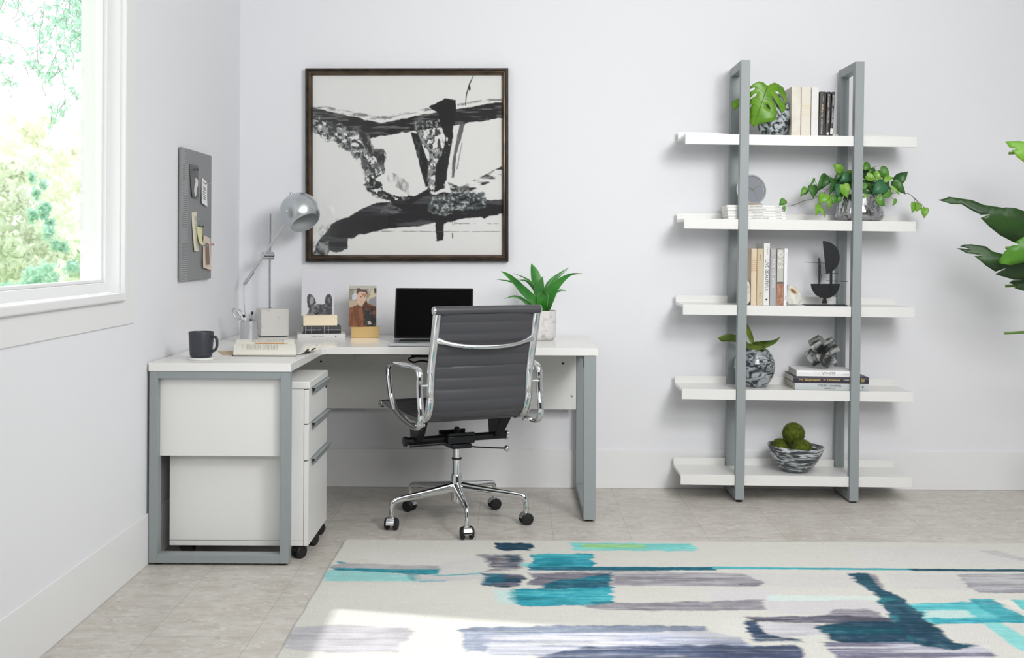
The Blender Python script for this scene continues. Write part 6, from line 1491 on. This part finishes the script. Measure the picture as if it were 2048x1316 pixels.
R([(1815, 1207), (1960, 1203), (2000, 1222), (2060, 1234), (2060, 1246), (1862, 1247), (1842, 1228)], (104, 192, 198), 12, (10, 0.015), tex=tx(0.12, 0.4), col2=((70, 170, 182), 0.004, 0.03, 0.46, 0.64))
R([(1848, 1220), (1930, 1220), (1950, 1234), (1850, 1236)], (196, 216, 212), 14, alpha=0.9)
R([(1862, 1238), (2060, 1236), (2060, 1245), (1868, 1247)], (58, 158, 176), 10, alpha=0.8, tex=tx(0.2, 0.4))
R([(1940, 1198), (1985, 1198), (2010, 1215), (2060, 1240), (2010, 1242), (1965, 1222)], (70, 160, 172), 12, (10, 0.015), tex=tx(0.2, 0.5))
R([(1990, 1200), (2020, 1199), (2060, 1225), (2060, 1232)], (221, 219, 212), 10)
R([(2022, 1200), (2060, 1198), (2060, 1228), (2040, 1214)], (110, 196, 198), 10)
R([(1965, 1245), (2002, 1245), (2060, 1280), (2060, 1312), (2020, 1288)], (138, 206, 204), 12, (8, 0.015))
# beyond the photo's lower edge the pattern carries on
for poly, c_ in (([(200, 2500), (1500, 2480), (1500, 2620), (220, 2640)], NAV), ([(-500, 2700), (300, 2690), (320, 2840), (-480, 2860)], AQ), ([(900, 2760), (2200, 2740), (2200, 2860), (920, 2880)], GRY), ([(-300, 2960), (900, 2950), (900, 3050), (-280, 3060)], GRY)):
    cv.fill(poly, c_, 14, (12, 0.012), 1.0, tex=tx(0.2, 0.45))
# pile variation
n_ = fbm(GX * 14, GY * 60, 4, 5)[..., None]; cv.C *= 0.965 + 0.07 * n_
lum = cv.C.mean(-1, keepdims=True); dk = np.clip((0.62 - lum) / 0.4, 0, 1)
st = (fbm(GX * 7, GY * 120, 5, 2) - 0.5)[..., None]; bl = (fbm(GX * 30, GY * 30, 4, 0) - 0.5)[..., None]
cv.C = np.clip(cv.C * (1 + dk * (1.1 * st + 0.5 * bl)) + dk * 0.10 * np.clip(st + bl - 0.05, 0, 1), 0.01, 0.9)
rug = dyed_sheet('area_rug', np.stack([GXX, GYY, GZ], -1), cv.C, amat('wool_pile', 0.95, speck=0.30, bump=0.6, bscale=330), loc=((RX0 + RX1) / 2, (RY0 + RY1) / 2, 0), back=(0, 0, -0.0057))
# bring the skirt down to the floor
co = np.empty(len(rug.data.vertices) * 3, np.float32); rug.data.vertices.foreach_get('co', co); co = co.reshape(-1, 3); co[nx * ny:, 2] = 0.0; rug.data.vertices.foreach_set('co', co.ravel()); rug.data.update()
tag(rug, 'cream area rug with teal, navy and grey brushed stripes on the floor', 'rug')

# ------------------------------------------------------------------ outside the window
M_lawn = pmat('lawn', (122, 150, 82), 0.9, c2=(150, 170, 100), scale=3)
struct(MB().box(-40, LEFT - 0.13, -5, 45, -0.5, -0.4).build('ground', M_lawn))
M_bark = pmat('bark', (150, 150, 140), 0.9)
def fol(name, a, b):
    m = pmat(name, a, 0.6, c2=b, scale=1.6); nt = m.node_tree; b_ = nt.nodes['Principled BSDF']
    tr = nt.nodes.new('ShaderNodeBsdfTranslucent'); tr.inputs[0].default_value = lin(b); mx = nt.nodes.new('ShaderNodeMixShader'); mx.inputs[0].default_value = 0.5
    nt.links.new(b_.outputs[0], mx.inputs[1]); nt.links.new(tr.outputs[0], mx.inputs[2]); nt.links.new(mx.outputs[0], nt.nodes['Material Output'].inputs[0])
    return m
M_f1 = fol('overexposed_teal', (176, 220, 202), (204, 236, 218)); M_f2 = fol('overexposed_green', (240, 250, 230), (248, 252, 240)); M_f3 = fol('overexposed_lime', (252, 253, 240), (253, 254, 244))  # overexposed daylight put into the leaf colours, paled towards white
def leafquads(rg, vs, fs, p, leaf):
    a = Vector((rg.gauss(0, 1), rg.gauss(0, 1), rg.gauss(0, 1) - 0.4)).normalized(); b_ = a.cross(Vector((rg.gauss(0, 1), rg.gauss(0, 1), rg.gauss(0, 1)))).normalized()
    l_ = leaf * rg.uniform(0.6, 1.3); w_ = l_ * 0.34; k = len(vs); nn = a.cross(b_) * w_ * 0.5
    vs += [p - a * l_ * .5, p + b_ * w_ + nn, p + a * l_ * .5, p - b_ * w_ + nn]; fs += [(k, k + 1, k + 2), (k, k + 2, k + 3)]
def W(px, py, Y): return at(px, py, Y)
TG = 'trees and bushes outside the window'
def twig_tree(label, base, top, starts, mat, Y, leaf, seed):
    "sparse crown: twigs wander down from the start pixels (px, py, number, length px)"
    o = thing('tree', label, 'tree', base, group=TG); rg = random.Random(seed)
    br = MB(); br.tube(catmull([Vector(base), Vector(base).lerp(Vector(top), 0.5) + Vector((0.05, 0.1, 0)), Vector(top)], 5), [0.08 - 0.004 * k for k in range(11)], n=10)
    vs = []; fs = []; k_ = Y / F
    for px, py, n, ln, dens in starts:
        for _ in range(n):
            p = W(px + rg.gauss(0, 14), py + rg.gauss(0, 10), Y + rg.uniform(-0.3, 0.3)); d = Vector((rg.uniform(-0.7, 0.7), rg.uniform(-0.3, 0.3), -1)).normalized()
            pts = [p.copy()]; L = ln * rg.uniform(0.5, 1.1); s_ = 7
            for i in range(int(L / s_)):
                d = (d + Vector((rg.gauss(0, 0.35), rg.gauss(0, 0.2), rg.gauss(-0.05, 0.2)))).normalized(); p = p + d * s_ * k_; pts.append(p.copy())
                if rg.random() < dens:
                    c_ = p + Vector((rg.gauss(0, 5), rg.gauss(0, 5), rg.gauss(0, 5))) * k_
                    for _q in range(rg.randint(2, 9)): leafquads(rg, vs, fs, c_ + Vector((rg.gauss(0, 3.4), rg.gauss(0, 4), rg.gauss(0, 3.4))) * k_, leaf)
            if len(pts) > 1: br.tube(pts, [0.0022] * len(pts), n=4)
    br.build('trunk', M_bark, o); MB().add(vs, fs).build('foliage', mat, o, smooth=0)
def bush(label, base, top, clumps, mat, Y, leaf, dens, seed):
    o = thing('tree' if 'tree' in label else 'bush', label, 'tree' if 'tree' in label else 'bush', base, group=TG); rg = random.Random(seed)
    br = MB(); br.tube(catmull([Vector(base), Vector(base).lerp(Vector(top), 0.5) + Vector((0.1, 0.1, 0)), Vector(top)], 5), [0.07 - 0.006 * k for k in range(11)], n=10)
    vs = []; fs = []
    for px, py, rx, rz, dy in clumps:
        c_ = W(px, py, Y + dy); k_ = (Y + dy) / F
        n = int(dens * rx * rz / 100)
        subs = [Vector((rg.gauss(0, .5) * rx, rg.gauss(0, .5) * rx, rg.gauss(0, .5) * rz)) * k_ for _ in range(max(3, n // 40))]
        for _ in range(n):
            q = rg.choice(subs) + Vector((rg.gauss(0, 0.16) * rx, rg.gauss(0, 0.16) * rx, rg.gauss(0, 0.16) * rz)) * k_
            leafquads(rg, vs, fs, c_ + q, leaf)
    br.build('trunk', M_bark, o); MB().add(vs, fs).build('foliage', mat, o, smooth=0)
twig_tree('sparse teal tree with hanging twigs high in the window', (-2.2, 8.0, -0.4), W(262, -320, 7.7),
    [(150, -20, 12, 60, .7), (190, -20, 14, 130, .75), (135, 10, 8, 90, .6), (185, 90, 12, 50, .85), (205, 110, 6, 50, .8), (110, 20, 6, 110, .45), (60, 20, 6, 60, .35), (85, 60, 4, 60, .4), (60, 120, 6, 30, .6), (20, 150, 6, 26, .5), (120, 100, 5, 110, .4), (155, 60, 6, 90, .5), (150, 180, 4, 40, .6), (190, 170, 4, 50, .5), (110, 200, 5, 60, .6), (15, -20, 6, 60, .25), (45, -10, 6, 30, .6), (-60, 20, 20, 200, .5), (-160, 60, 20, 200, .5)], M_f1, 7.5, 0.030, 3)
bush('lime green tree behind the bushes in the window view', (-6.4, 13.6, -0.4), W(-60, 300, 13.6), [(150, 300, 50, 40, 0), (60, 280, 60, 40, 0), (195, 360, 30, 60, 0), (-60, 260, 80, 90, 0), (160, 420, 60, 60, 0), (10, 340, 60, 60, .5), (110, 360, 60, 50, 0)], M_f3, 13.5, 0.095, 13, 5)
bush('broad green bush at the lower left of the window', (-5.0, 11.5, -0.4), W(20, 480, 11.5), [(75, 330, 34, 40, 0), (30, 400, 50, 60, 0), (60, 480, 60, 70, 0), (120, 500, 50, 60, .3), (20, 560, 90, 50, 0), (20, 330, 30, 30, 0), (-60, 480, 90, 120, 0), (-120, 380, 80, 100, 0)], M_f2, 11, 0.075, 26, 6)
bush('low green bush at the lower right of the window', (-3.9, 10.6, -0.4), W(170, 580, 10.6), [(180, 550, 60, 34, 0), (205, 470, 24, 50, 0), (120, 570, 60, 30, .2), (215, 390, 12, 50, 0), (165, 500, 36, 36, 0), (230, 540, 30, 50, 0)], M_f2, 10.3, 0.068, 32, 8)
bush('teal green shrub low in the centre of the window', (-4.4, 10.4, -0.4), W(90, 600, 10.2), [(70, 370, 16, 26, 0), (85, 430, 20, 34, 0), (100, 540, 44, 34, 0), (50, 590, 60, 24, 0), (130, 590, 60, 24, 0), (110, 480, 26, 30, 0)], M_f1, 10, 0.066, 22, 9)
